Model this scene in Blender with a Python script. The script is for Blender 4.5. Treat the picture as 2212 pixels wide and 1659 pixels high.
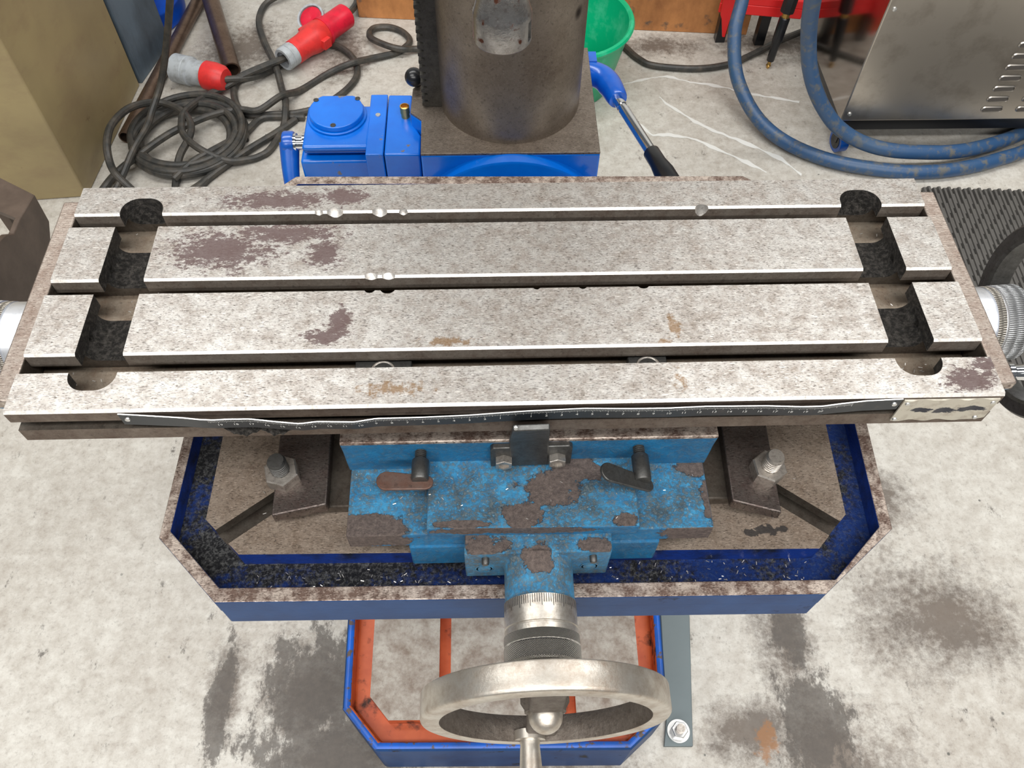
import bpy, bmesh, math, random
from mathutils import Vector, Matrix, noise as mnoise

for o in list(bpy.data.objects): bpy.data.objects.remove(o)
scene = bpy.context.scene
C = scene.collection
PI = math.pi
random.seed(7)

# ------------------------------------------------------------------ camera, world, lights, exposure
cam_d = bpy.data.cameras.new('camera'); cam = bpy.data.objects.new('camera', cam_d); C.objects.link(cam)
cam_d.sensor_width = 36; cam_d.lens = 36*1789.46/2212; cam_d.clip_start = .01
cam.location = (-.0142, -.2780, 1.3006)
cam.matrix_world = Matrix.Translation(cam.location) @ (Matrix.Rotation(-.04911, 4, 'Z') @ Matrix.Rotation(.5843, 4, 'X') @ Matrix.Rotation(.02278, 4, 'Z'))
scene.camera = cam

world = bpy.data.worlds.new('world'); scene.world = world; world.use_nodes = True
world.node_tree.nodes['Background'].inputs[0].default_value = (.92, .96, 1, 1)
world.node_tree.nodes['Background'].inputs[1].default_value = .10

def area(name, loc, size, power, col=(1, .985, .96), target=None):
    d = bpy.data.lights.new(name, 'AREA'); d.shape = 'RECTANGLE'; d.size, d.size_y = size; d.energy = power; d.color = col
    o = bpy.data.objects.new(name, d); C.objects.link(o); o.location = loc
    if target: o.rotation_euler = (Vector(target)-Vector(loc)).to_track_quat('-Z', 'Y').to_euler()
    return o
area('ceiling_tubes_back', (0, 1.15, 3.2), (5.0, .5), 74)
area('ceiling_tubes_middle', (0, -.9, 3.2), (5.0, .5), 84)
area('ceiling_tubes_front', (0, -3.2, 3.2), (5.0, .6), 165)

vs = scene.view_settings
vs.view_transform = 'Standard'; vs.look = 'None'; vs.gamma = 1; vs.use_curve_mapping = False
vs.exposure = .38

# ------------------------------------------------------------------ material helpers
def S(r, g, b):
    f = lambda c: (c/255/12.92) if c <= 10 else ((c/255+.055)/1.055)**2.4
    return (f(r), f(g), f(b), 1)
class NT:
    def __init__(s, name):
        s.mat = bpy.data.materials.new(name); s.mat.use_nodes = True
        s.t = s.mat.node_tree; s.b = s.t.nodes['Principled BSDF']
        s.co = s.t.nodes.new('ShaderNodeTexCoord').outputs['Object']
    def link(s, v, sock):
        if hasattr(v, 'is_linked'): s.t.links.new(v, sock)
        else:
            if isinstance(v, (tuple, list)) and len(v) == 3 and len(sock.default_value) == 4: v = (*v, 1)
            sock.default_value = v
    def uv(s): return s.t.nodes.new('ShaderNodeTexCoord').outputs['UV']
    def scale(s, v, sc, loc=(0, 0, 0), rot=(0, 0, 0)):
        n = s.t.nodes.new('ShaderNodeMapping'); s.t.links.new(v, n.inputs[0]); n.inputs['Scale'].default_value = sc
        n.inputs['Location'].default_value = loc; n.inputs['Rotation'].default_value = rot
        return n.outputs[0]
    def noise(s, sc, det=4, rough=.6, vec=None, dist=0):
        n = s.t.nodes.new('ShaderNodeTexNoise'); s.t.links.new(vec or s.co, n.inputs['Vector'])
        n.inputs['Scale'].default_value = sc; n.inputs['Detail'].default_value = det
        n.inputs['Roughness'].default_value = rough; n.inputs['Distortion'].default_value = dist
        return n.outputs['Fac']
    def voro(s, sc, vec=None, feat='F1'):
        n = s.t.nodes.new('ShaderNodeTexVoronoi'); n.feature = feat; s.t.links.new(vec or s.co, n.inputs['Vector'])
        n.inputs['Scale'].default_value = sc
        return n.outputs['Distance']
    def wave(s, sc, vec, dirn='X', dist=0):
        n = s.t.nodes.new('ShaderNodeTexWave'); n.bands_direction = dirn; s.t.links.new(vec, n.inputs['Vector'])
        n.inputs['Scale'].default_value = sc; n.inputs['Distortion'].default_value = dist
        return n.outputs['Fac']
    def ramp(s, fac, stops):
        n = s.t.nodes.new('ShaderNodeValToRGB'); s.t.links.new(fac, n.inputs[0]); e = n.color_ramp.elements
        while len(e) < len(stops): e.new(.5)
        for el, (p, c) in zip(e, stops):
            el.position = p; el.color = c if isinstance(c, tuple) else (c, c, c, 1)
        return n.outputs[0]
    def step(s, fac, a, b): return s.ramp(fac, [(a, 0.), (b, 1.)])
    def mix(s, f, a, b, mode='MIX'):
        n = s.t.nodes.new('ShaderNodeMix'); n.data_type = 'RGBA'; n.blend_type = mode
        s.link(f, n.inputs[0]); s.link(a, n.inputs[6]); s.link(b, n.inputs[7]); return n.outputs[2]
    def m(s, op, a, b=0., clamp=False):
        n = s.t.nodes.new('ShaderNodeMath'); n.operation = op; n.use_clamp = clamp
        s.link(a, n.inputs[0]); s.link(b, n.inputs[1]); return n.outputs[0]
    def blob(s, c, r, vec=None):
        """1 at the centre c falling to 0 at the ellipsoid of radii r"""
        a = s.t.nodes.new('ShaderNodeVectorMath'); a.operation = 'SUBTRACT'; s.t.links.new(vec or s.co, a.inputs[0]); a.inputs[1].default_value = c
        d = s.t.nodes.new('ShaderNodeVectorMath'); d.operation = 'MULTIPLY'; s.t.links.new(a.outputs[0], d.inputs[0]); d.inputs[1].default_value = [1/x for x in r]
        l = s.t.nodes.new('ShaderNodeVectorMath'); l.operation = 'LENGTH'; s.t.links.new(d.outputs[0], l.inputs[0])
        return s.m('SUBTRACT', 1., l.outputs['Value'], True)
    def blobs(s, lst, vec=None):
        acc = None
        for c, r in lst:
            b = s.blob(c, r, vec); acc = b if acc is None else s.m('MAXIMUM', acc, b)
        return acc
    def bump(s, h, st=.3, dist=.001, prev=None):
        n = s.t.nodes.new('ShaderNodeBump'); n.inputs['Strength'].default_value = st; n.inputs['Distance'].default_value = dist
        s.t.links.new(h, n.inputs['Height'])
        if prev: s.t.links.new(prev, n.inputs['Normal'])
        s.t.links.new(n.outputs[0], s.b.inputs['Normal']); return n.outputs[0]
    def done(s, col, rough=.5, metal=0., spec=None, coat=None):
        s.link(col, s.b.inputs['Base Color']); s.link(rough, s.b.inputs['Roughness']); s.link(metal, s.b.inputs['Metallic'])
        if spec is not None: s.b.inputs['Specular IOR Level'].default_value = spec
        if coat: s.b.inputs['Coat Weight'].default_value = coat; s.b.inputs['Coat Roughness'].default_value = .15
        return s.mat

MAT = {}
BIG = 10.
def steel(name, light, brown, dark, rust=None, rough=(.34, .6), metal=.8, bscale=55, amount=(.36, .66), scratch=True, specks=True, big=.22):
    s = NT(name)
    n1 = s.noise(bscale, 9, .72); n2 = s.noise(9, 4, .55); n3 = s.noise(300, 4, .75)
    f = s.m('ADD', s.m('MULTIPLY', n1, 1-big), s.m('MULTIPLY', n2, big))
    col = s.mix(s.step(f, *amount), light, brown)
    if specks:
        col = s.mix(s.m('MULTIPLY', s.step(n3, .54, .70), .5), col, dark)
        col = s.mix(s.m('MULTIPLY', s.step(s.noise(520, 3, .7), .56, .72), .35), col, (min(1, light[0]*1.5), min(1, light[1]*1.5), min(1, light[2]*1.5), 1))
    if scratch:
        for k, (rz, sc_, th) in enumerate(((.5, 330, .645), (-.7, 300, .655), (1.35, 260, .665))):
            sv = s.scale(s.co, (1, 5.5, 1), loc=(k*3.1, k, 0), rot=(0, 0, rz)); sc = s.step(s.noise(sc_, 1, .5, sv), th, th+.05)
            col = s.mix(s.m('MULTIPLY', sc, .72), col, dark)
        sv2 = s.scale(s.co, (1, 6, 1), rot=(0, 0, .25)); sc2 = s.step(s.noise(240, 1, .5, sv2), .645, .70)
        col = s.mix(s.m('MULTIPLY', sc2, .5), col, (min(1, light[0]*1.7), min(1, light[1]*1.7), min(1, light[2]*1.7), 1))
    rg = s.ramp(f, [(.3, rough[0]), (.72, rough[1])]); mt = metal
    if rust:
        b = s.blobs(rust); rn = s.noise(150, 9, .78, s.scale(s.co, (1, 1.9, 1), rot=(0, 0, -.45))); rm = s.step(s.m('ADD', s.m('MULTIPLY', b, .46), rn), .75, .80)
        col = s.mix(s.m('MULTIPLY', rm, .88), col, S(78, 56, 55))
        mt = s.m('SUBTRACT', metal, s.m('MULTIPLY', rm, metal*.7)); rg = s.m('ADD', rg, s.m('MULTIPLY', rm, .15), True)
    s.bump(s.noise(420, 5, .75), .22, .0008)
    return s, col, rg, mt
# table top: mottled steel, dark oxide patches where the photograph has them, ochre streaks
s, col, rg, mt = steel('worn_table_steel', S(186, 183, 178), S(140, 129, 119), S(66, 58, 53), bscale=85, amount=(.40, .68), rough=(.36, .52), metal=.82,
    rust=[((-.17, .183, .857), (.095, .02, BIG)), ((-.122, .187, .857), (.04, .02, BIG)), ((-.205, .134, .857), (.085, .042, BIG)), ((-.16, .15, .857), (.09, .022, BIG)), ((-.13, .13, .857), (.03, .03, BIG)),
          ((-.115, .066, .857), (.018, .03, BIG)), ((-.124, .055, .857), (.035, .014, BIG)), ((.297, .012, .857), (.036, .022, BIG)), ((.312, .022, .857), (.016, .02, BIG))])
och = s.blobs([((.109, .018, .857), (.012, .02, BIG)), ((.111, .061, .857), (.010, .03, BIG)), ((.104, .047, .857), (.016, .009, BIG)), ((-.075, .013, .857), (.05, .014, BIG)), ((-.04, .05, .857), (.04, .01, BIG))])
om = s.step(s.m('ADD', s.m('MULTIPLY', och, .5), s.noise(170, 6, .7)), .80, .92)
col = s.mix(s.m('MULTIPLY', om, .7), col, S(124, 92, 52))
MAT['top'] = s.done(col, rg, mt)
s, col, rg, mt = steel('bright_edge_steel', S(214, 211, 206), S(170, 163, 155), S(84, 78, 72), rough=(.32, .48), metal=.75, bscale=180, scratch=False)
MAT['edge'] = s.done(col, rg, mt)
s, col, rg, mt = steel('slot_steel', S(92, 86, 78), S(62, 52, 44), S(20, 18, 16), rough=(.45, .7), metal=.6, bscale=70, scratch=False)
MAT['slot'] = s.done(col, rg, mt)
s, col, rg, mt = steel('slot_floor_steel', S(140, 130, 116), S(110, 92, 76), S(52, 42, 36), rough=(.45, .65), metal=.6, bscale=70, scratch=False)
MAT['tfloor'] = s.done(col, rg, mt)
s, col, rg, mt = steel('lit_slot_wall_steel', S(142, 134, 124), S(104, 90, 80), S(44, 38, 34), rough=(.45, .65), metal=.6, bscale=70, scratch=False)  # lighter copy of the slot steel: front light painted into the viewer-facing walls
MAT['wall_lit'] = s.done(col, rg, mt)
s, col, rg, mt = steel('brown_side_steel', S(118, 107, 97), S(84, 68, 58), S(34, 28, 25), rough=(.42, .65), metal=.65, bscale=60, scratch=False)
MAT['side'] = s.done(col, rg, mt)
s, col, rg, mt = steel('end_plate_steel', S(196, 188, 178), S(150, 132, 120), S(70, 54, 48), rough=(.4, .6), metal=.72, bscale=90)
w = s.wave(330, s.co, 'Y', 3.); s.bump(w, .25, .0006); col = s.mix(s.m('MULTIPLY', s.step(w, .1, .4), .25), s.mix(.4, col, S(110, 90, 80)), col)
MAT['endplate'] = s.done(col, rg, mt)
s, col, rg, mt = steel('tray_rim_steel', S(196, 182, 170), S(112, 92, 82), S(58, 42, 36), rough=(.4, .65), metal=.6, bscale=75, amount=(.42, .56))
MAT['rim'] = s.done(col, rg, mt)
s, col, rg, mt = steel('tray_platform_steel', S(164, 150, 136), S(116, 100, 86), S(56, 46, 40), rough=(.4, .62), metal=.6, bscale=70)
sm2 = s.step(s.m('ADD', s.m('MULTIPLY', s.blobs([((.203, -.019, .692), (.022, .007, BIG)), ((.19, -.021, .692), (.012, .005, BIG))]), .5), s.noise(140, 5, .6)), .72, .76); col = s.mix(s.m('MULTIPLY', sm2, .85), col, S(44, 44, 46))
MAT['platform'] = s.done(col, rg, mt)
s, col, rg, mt = steel('clamp_steel', S(110, 103, 98), S(84, 70, 66), S(36, 32, 30), rough=(.35, .55), metal=.8, bscale=90)
MAT['clamp'] = s.done(col, rg, mt)
s, col, rg, mt = steel('bolt_steel', S(196, 190, 182), S(150, 142, 134), S(60, 54, 50), rough=(.3, .5), metal=.85, bscale=150, scratch=False)
MAT['bolt'] = s.done(col, rg, mt)
s, col, rg, mt = steel('dark_steel', S(96, 96, 94), S(70, 68, 66), S(30, 30, 30), rough=(.35, .55), metal=.75, bscale=120, scratch=False)
MAT['dark'] = s.done(col, rg, mt)
s, col, rg, mt = steel('rusty_lever_steel', S(110, 92, 84), S(96, 62, 48), S(40, 32, 30), rough=(.45, .65), metal=.5, bscale=130, scratch=False)
MAT['rustylever'] = s.done(col, rg, mt)
s, col, rg, mt = steel('handwheel_steel', S(196, 190, 180), S(140, 118, 98), S(74, 54, 42), rough=(.26, .48), metal=.85, bscale=45, amount=(.45, .7), scratch=False, specks=False)
MAT['wheel'] = s.done(col, rg, mt)
s, col, rg, mt = steel('wheel_casting', S(104, 96, 88), S(74, 64, 56), S(34, 30, 28), rough=(.5, .7), metal=.5, bscale=120, scratch=False)
s.bump(s.noise(300, 5, .7), .5, .0015); MAT['wheelcast'] = s.done(col, rg, mt)
s, col, rg, mt = steel('dial_steel', S(206, 200, 190), S(150, 136, 122), S(80, 60, 48), rough=(.28, .45), metal=.85, bscale=110, amount=(.48, .7), scratch=False, specks=False)
MAT['dial'] = s.done(col, rg, mt)
s = NT('satin_aluminium'); MAT['alu'] = s.done(s.mix(s.step(s.noise(140, 4), .5, .8), S(226, 228, 232), S(190, 192, 196)), .36, .75)
def knurl(name, a, b, fu, fv):
    s = NT(name); u = s.uv()
    w1 = s.wave(1., s.scale(u, (fu, fv, 1)), 'DIAGONAL'); w2 = s.wave(1., s.scale(u, (fu, -fv, 1)), 'DIAGONAL')
    k = s.m('MULTIPLY', w1, w2); s.bump(k, .9, .0012)
    return s.done(s.mix(s.step(k, .0, .22), a, b), .34, .85)
MAT['knurl'] = knurl('knurled_steel', S(74, 70, 65), S(196, 190, 180), 60, 5)
MAT['knurl2'] = knurl('knurled_aluminium', S(80, 80, 82), S(226, 228, 230), 70, 9)
s = NT('black_casting'); n = s.noise(330, 6, .75); s.bump(n, .9, .003)
MAT['castblack'] = s.done(s.mix(s.step(n, .45, .75), S(36, 34, 32), S(104, 99, 93)), .4, .4)  # paler noise tone paints the casting's sheen and sparkle into its colour
s, col, rg, mt = steel('column_steel', S(146, 136, 124), S(110, 98, 86), S(50, 44, 40), rough=(.34, .46), metal=.8, bscale=14, scratch=False)
st = s.blobs([((.085, .475, .80), (.008, .1, .014)), ((.082, .475, .835), (.006, .1, .01)), ((.09, .48, .90), (.005, .1, .02))])
col = s.mix(s.step(st, .25, .6), col, S(40, 30, 24)); MAT['column'] = s.done(col, rg, mt)
s, col, rg, mt = steel('knee_plate_steel', S(136, 126, 116), S(106, 96, 86), S(56, 50, 45), rough=(.4, .55), metal=.7, bscale=60)
MAT['kneeplate'] = s.done(col, rg, mt)
s, col, rg, mt = steel('rack_steel', S(78, 76, 72), S(54, 52, 48), S(26, 25, 23), rough=(.4, .6), metal=.7, bscale=80, scratch=False)
MAT['rack'] = s.done(col, rg, mt)
s, col, rg, mt = steel('spindle_chrome', S(170, 168, 166), S(128, 124, 120), S(84, 52, 44), rough=(.14, .30), metal=.95, bscale=60, scratch=False)
rn = s.step(s.noise(95, 5, .55), .62, .68); col = s.mix(rn, col, S(92, 58, 46)); MAT['spindle'] = s.done(col, s.m('ADD', rg, s.m('MULTIPLY', rn, .3)), .9)
s = NT('chrome'); MAT['chrome'] = s.done(S(225, 227, 230), .1, 1.)

def paint(name, base, var, chip, thr=(.70, .74), rough=.34, nsc=60, bump=.12, coat=None):
    s = NT(name)
    col = s.mix(s.step(s.noise(22, 4), .35, .7), base, var)
    ch = s.step(s.noise(nsc, 5, .6), *thr); col = s.mix(ch, col, chip)
    s.bump(s.noise(160, 4, .6), bump, .001)
    return s.done(col, s.m('ADD', rough, s.m('MULTIPLY', ch, .25)), 0., .5, coat)
MAT['blue'] = paint('gearbox_blue_paint', S(0, 108, 210), S(0, 96, 196), S(104, 98, 94), (.665, .69), .26, 48, coat=.4)
MAT['bluelever'] = paint('lever_blue_paint', S(14, 92, 186), S(8, 76, 168), S(80, 76, 74), (.74, .76), .28, 60, coat=.4)
MAT['navy'] = paint('tray_blue_paint', S(24, 62, 110), S(16, 48, 92), S(44, 42, 42), (.63, .72), .46, 34)
MAT['navy'].node_tree.nodes['Principled BSDF'].inputs['Specular IOR Level'].default_value = .22
MAT['baseblue'] = paint('base_blue_paint', S(26, 92, 190), S(40, 72, 132), S(84, 70, 62), (.56, .62), .4, 70)
MAT['orange'] = paint('base_orange_paint', S(196, 98, 56), S(168, 74, 40), S(54, 30, 22), (.54, .68), .42, 40)
# tray gutter: blue paint under a layer of black grit
s = NT('gutter_grimy_blue'); lf = s.blob((-.22, .0, .672), (.45, .3, BIG)); g = s.step(s.m('ADD', s.m('MULTIPLY', lf, .10), s.m('ADD', s.m('MULTIPLY', s.noise(22, 4, .55), .55), s.m('MULTIPLY', s.noise(240, 5, .75), .45))), .47, .58)
g2 = s.noise(380, 5, .8); s.bump(g2, 1., .004)
col = s.mix(g, s.mix(s.step(g2, .5, .7), S(34, 66, 140), S(70, 96, 150)), s.mix(s.step(g2, .47, .66), S(40, 40, 42), S(128, 128, 126))); MAT['gutter'] = s.done(col, .42, .15)
s = NT('gutter_wall_blue'); col = s.mix(s.step(s.noise(40, 5), .46, .7), S(18, 46, 116), S(20, 24, 38)); s.bump(s.noise(200, 4, .6), .35, .002); MAT['gutterwall'] = s.done(col, .4)
# saddle: lighter blue paint flaking off brown cast iron
def flaking(name, chips, grime=(.43, .55), front=False):
    s = NT(name); fine = s.noise(330, 6, .8); mid = s.noise(85, 7, .74); big = s.noise(20, 8, .7)
    blue = s.mix(s.step(mid, .38, .62), S(66, 152, 196), S(38, 122, 170)) if not front else s.mix(s.step(mid, .38, .62), S(30, 122, 172), S(18, 100, 148))
    gm = s.m('ADD', s.m('MULTIPLY', fine, .6), s.m('MULTIPLY', s.noise(45, 5, .65), .4))
    blue = s.mix(s.m('MULTIPLY', s.step(gm, *grime), .95 if not front else .4), blue, s.mix(s.step(fine, .5, .6), S(58, 66, 68), S(104, 112, 112)))
    blue = s.mix(s.m('MULTIPLY', s.step(s.noise(480, 3, .7), .62, .74), .7), blue, S(150, 190, 206) if not front else S(60, 140, 190))
    e = s.blobs(chips) if chips else 0.
    fac = s.m('ADD', s.m('MULTIPLY', e, .36), s.m('ADD', s.m('MULTIPLY', big, .62), s.m('MULTIPLY', mid, .38)))
    ch = s.step(fac, .635, .65)
    iron = s.mix(s.step(fine, .4, .7), S(86, 76, 72), S(128, 114, 107))
    col = s.mix(ch, blue, iron)
    h = s.m('SUBTRACT', s.m('MULTIPLY', fine, .7), s.m('MULTIPLY', ch, .5)); s.bump(h, .9, .0024)
    return s.done(col, s.m('ADD', .34, s.m('MULTIPLY', ch, .12)), s.m('MULTIPLY', ch, .3))
CH = [((.03, -.010, .757), (.034, .024, BIG)), ((.048, .004, .757), (.03, .016, BIG)), ((.008, -.03, .757), (.022, .016, BIG)), ((-.035, -.037, .757), (.03, .004, BIG)), ((.083, -.037, .757), (.014, .010, BIG)),
      ((.137, .010, .745), (.024, .012, BIG)), ((-.102, -.034, .745), (.038, .016, BIG)), ((.146, -.017, .745), (.01, .03, BIG))]
MAT['flake'] = flaking('flaking_saddle_paint', CH)
MAT['flakefront'] = flaking('saddle_face_paint', [((0, .014, .794), (.2, .1, .007))], front=True)
MAT['flakeedge'] = flaking('saddle_edge_paint', [((-.1, -.04, .735), (.05, .1, .02)), ((.135, -.04, .735), (.04, .1, .02)), ((.0, -.041, .752), (.09, .1, .008))], front=True)
MAT['flakebkt'] = flaking('screw_bracket_paint', [((-.02, -.054, .745), (.03, .03, .004)), ((.06, -.05, .745), (.02, .012, .006)), ((.018, -.06, .745), (.02, .02, .012))], (.42, .56))
# dull things
s = NT('concrete'); a = s.noise(2.2, 4, .6); b = s.noise(40, 9, .75); c = s.noise(130, 6, .8)
col = s.mix(s.step(s.m('ADD', s.m('MULTIPLY', a, .35), s.m('MULTIPLY', b, .65)), .40, .62), S(198, 195, 187), S(164, 157, 147))
col = s.mix(s.m('MULTIPLY', s.step(c, .52, .72), .6), col, S(122, 114, 106))
stain = s.blobs([((-.30, .03, 0), (.16, .2, BIG)), ((-.24, -.06, 0), (.22, .16, BIG)), ((-.42, .04, 0), (.06, .16, BIG)), ((.44, .10, 0), (.10, .26, BIG)), ((.47, -.08, 0), (.26, .18, BIG)), ((.37, -.04, 0), (.16, .1, BIG)), ((.66, .33, 0), (.12, .12, BIG)),
                 ((.7, .12, 0), (.3, .2, BIG)), ((-.62, 1.62, 0), (.2, .22, BIG)), ((.42, 1.62, 0), (.26, .1, BIG)), ((.75, 1.62, 0), (.3, .14, BIG)), ((-.36, 1.6, 0), (.14, .22, BIG)), ((0, -.1, 0), (.4, .15, BIG))])
sm = s.step(s.m('ADD', s.m('MULTIPLY', stain, .36), s.m('ADD', s.m('MULTIPLY', s.noise(9, 8, .7), .4), s.m('MULTIPLY', s.noise(70, 9, .8), .5))), .60, .76)
col = s.mix(s.m('MULTIPLY', sm, .86), col, s.mix(s.noise(6, 3), S(62, 58, 55), S(104, 88, 74)))
spk = s.step(s.voro(28), .05, .075); spn = s.step(s.noise(5, 3), .5, .6)
col = s.mix(s.m('MULTIPLY', s.m('SUBTRACT', 1., spk), s.m('MULTIPLY', spn, .8)), col, S(70, 72, 68))
bst = s.blobs([((-.285, .035, 0), (.12, .13, BIG)), ((-.25, -.06, 0), (.17, .11, BIG)), ((-.425, .015, 0), (.03, .13, BIG)), ((.452, .16, 0), (.035, .2, BIG)), ((.46, -.03, 0), (.08, .12, BIG))])
bsm = s.step(s.m('ADD', s.m('MULTIPLY', bst, .36), s.noise(20, 12, .8, s.scale(s.co, (1.5, .8, 1)))), .59, .66); col = s.mix(s.m('MULTIPLY', bsm, .82), col, s.mix(s.noise(90, 5, .7), S(48, 45, 43), S(92, 84, 76)))
rust = s.blobs([((.385, -.055, 0), (.03, .05, BIG))]); col = s.mix(s.m('MULTIPLY', s.step(s.m('ADD', s.m('MULTIPLY', rust, .5), s.noise(60, 5, .65)), .7, .85), .8), col, S(138, 96, 58))
s.bump(s.noise(160, 5, .7), .12, .002)
MAT['concrete'] = s.done(col, s.m('ADD', .34, s.m('MULTIPLY', s.noise(4, 4), .3)), 0., .45)
s = NT('base_bed_worn_iron'); col = s.mix(s.step(s.noise(40, 8, .72), .38, .66), S(170, 164, 154), S(126, 112, 100)); col = s.mix(s.m('MULTIPLY', s.step(s.noise(150, 6, .8), .5, .7), .5), col, S(92, 76, 66)); MAT['bed'] = s.done(col, .55, .25)
s = NT('beige_enamel'); col = s.mix(s.step(s.noise(3.2, 5, .6), .35, .75), S(158, 142, 102), S(132, 116, 86))
col = s.mix(s.m('MULTIPLY', s.step(s.noise(34, 5, .6), .68, .74), .7), col, S(96, 70, 46))
col = s.mix(s.m('MULTIPLY', s.step(s.noise(7, 6, .7, s.scale(s.co, (1, 1, 2))), .5, .75), .4), col, S(118, 92, 74)); MAT['beige'] = s.done(col, .4)
s = NT('bluegrey_sheet_steel'); col = s.mix(s.step(s.noise(9, 6, .65, s.scale(s.co, (1, 1, .4))), .4, .7), S(104, 120, 134), S(72, 80, 88)); MAT['bluegrey'] = s.done(col, .42, .3)
MAT['drum'] = paint('drum_blue_plastic', S(10, 84, 200), S(16, 70, 176), S(150, 160, 190), (.70, .8), .36, 20)
s, col, rg, mt = steel('brown_pipe_steel', S(124, 104, 90), S(92, 74, 62), S(48, 36, 30), rough=(.26, .42), metal=.75, bscale=30, scratch=False); MAT['pipe'] = s.done(col, rg, mt)
s = NT('cable_rubber'); MAT['rubber'] = s.done(s.mix(s.step(s.noise(40, 5, .65), .42, .72), S(50, 50, 48), S(82, 76, 68)), .5)
s = NT('black_plastic'); MAT['blackplastic'] = s.done(S(26, 27, 30), .28)
s = NT('red_plastic'); MAT['redplastic'] = s.done(s.mix(s.step(s.noise(50, 5), .45, .75), S(222, 52, 50), S(190, 44, 44)), .42)
s = NT('crimson_plastic'); MAT['crimson'] = s.done(s.mix(s.step(s.noise(50, 5), .45, .75), S(216, 22, 54), S(186, 20, 46)), .38)
s = NT('grey_plastic'); MAT['greyplastic'] = s.done(s.mix(s.step(s.noise(60, 5), .45, .75), S(176, 182, 186), S(140, 142, 142)), .45)
s = NT('green_plastic'); MAT['green'] = s.done(s.mix(s.step(s.noise(12, 6, .7), .5, .8), S(0, 168, 116), S(90, 196, 158)), .36)
s = NT('stained_plywood'); col = s.mix(s.step(s.noise(9, 7, .65, s.scale(s.co, (1.4, 1, .8))), .34, .68), S(204, 140, 84), S(146, 94, 54)); col = s.mix(s.step(s.noise(26, 5, .6), .6, .72), col, S(104, 84, 70)); MAT['wood'] = s.done(col, .6)
s = NT('hose_blue_rubber'); col = s.mix(s.step(s.noise(46, 6, .68), .5, .64), S(40, 76, 116), S(100, 98, 90)); col = s.mix(s.step(s.noise(8, 4), .35, .7), col, s.mix(.5, col, S(70, 92, 116))); MAT['hose'] = s.done(col, .42)
s = NT('red_sheet_steel'); MAT['redsteel'] = s.done(S(232, 36, 38), .35)
s = NT('brushed_stainless'); w = s.noise(60, 3, .6, s.scale(s.co, (18, 18, .5))); col = s.mix(s.step(s.noise(14, 6, .65), .5, .75), S(196, 189, 179), S(166, 157, 146)); MAT['stainless'] = s.done(col, s.m('ADD', .26, s.m('MULTIPLY', w, .14)), .95)
s = NT('mirror_stainless'); w = s.noise(60, 3, .6, s.scale(s.co, (18, 18, .5))); MAT['mirror'] = s.done(S(172, 166, 160), s.m('ADD', .06, s.m('MULTIPLY', w, .1)), 1.)
s = NT('vent_dark'); MAT['vent'] = s.done(S(96, 92, 88), .5, .4)
s = NT('mat_rubber'); MAT['matrubber'] = s.done(s.mix(s.noise(30, 4), S(70, 68, 66), S(92, 90, 86)), .55)
s = NT('mat_groove_rubber'); MAT['matdark'] = s.done(S(30, 29, 28), .65)
s = NT('brown_steel_paint'); col = s.mix(s.step(s.noise(14, 6, .65), .4, .72), S(72, 60, 52), S(98, 84, 74)); MAT['brownpaint'] = s.done(col, .5, .2)
s = NT('brass'); MAT['brass'] = s.done(S(206, 166, 96), .3, .95)
s = NT('grey_primer'); MAT['primer'] = s.done(s.mix(s.noise(20, 5), S(106, 116, 118), S(94, 104, 106)), .45, .3)
s = NT('zinc'); MAT['zinc'] = s.done(S(206, 206, 204), .32, .85)
s = NT('ruler_black'); MAT['ruler'] = s.done(s.mix(s.step(s.noise(90, 5, .7), .55, .75), S(40, 44, 48), S(64, 62, 60)), .4, .3)
s = NT('ruler_white_print'); MAT['print'] = s.done(S(214, 214, 210), .5)
s = NT('ruler_bare_edge'); MAT['bareedge'] = s.done(S(242, 240, 236), .3, .5)
s = NT('ink'); MAT['ink'] = s.done(S(30, 30, 32), .5)
# worn name plate: pale metal with the dark remains of a print band
s = NT('worn_name_plate'); band = s.blobs([((.268, -.002, .8415), (.012, BIG, .0042)), ((.284, -.002, .8405), (.014, BIG, .0052)), ((.301, -.002, .8418), (.016, BIG, .005))])
bm_ = s.step(s.m('ADD', s.m('MULTIPLY', band, .55), s.noise(260, 6, .7, s.scale(s.co, (.5, 1, 1.4)))), .70, .76)
col = s.mix(s.step(s.noise(90, 6, .7), .5, .8), S(186, 180, 166), S(128, 112, 98)); col = s.mix(bm_, col, S(40, 42, 52)); MAT['plate'] = s.done(col, .42, .4)
s = NT('wall_paint'); MAT['wall'] = s.done(s.mix(s.noise(2, 4), S(206, 204, 198), S(192, 190, 184)), .7)
s = NT('head_paint'); MAT['head'] = s.done(S(70, 84, 112), .45)
s = NT('swarf_metal'); MAT['swarf'] = s.done(S(216, 212, 206), .3, .7)

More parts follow.
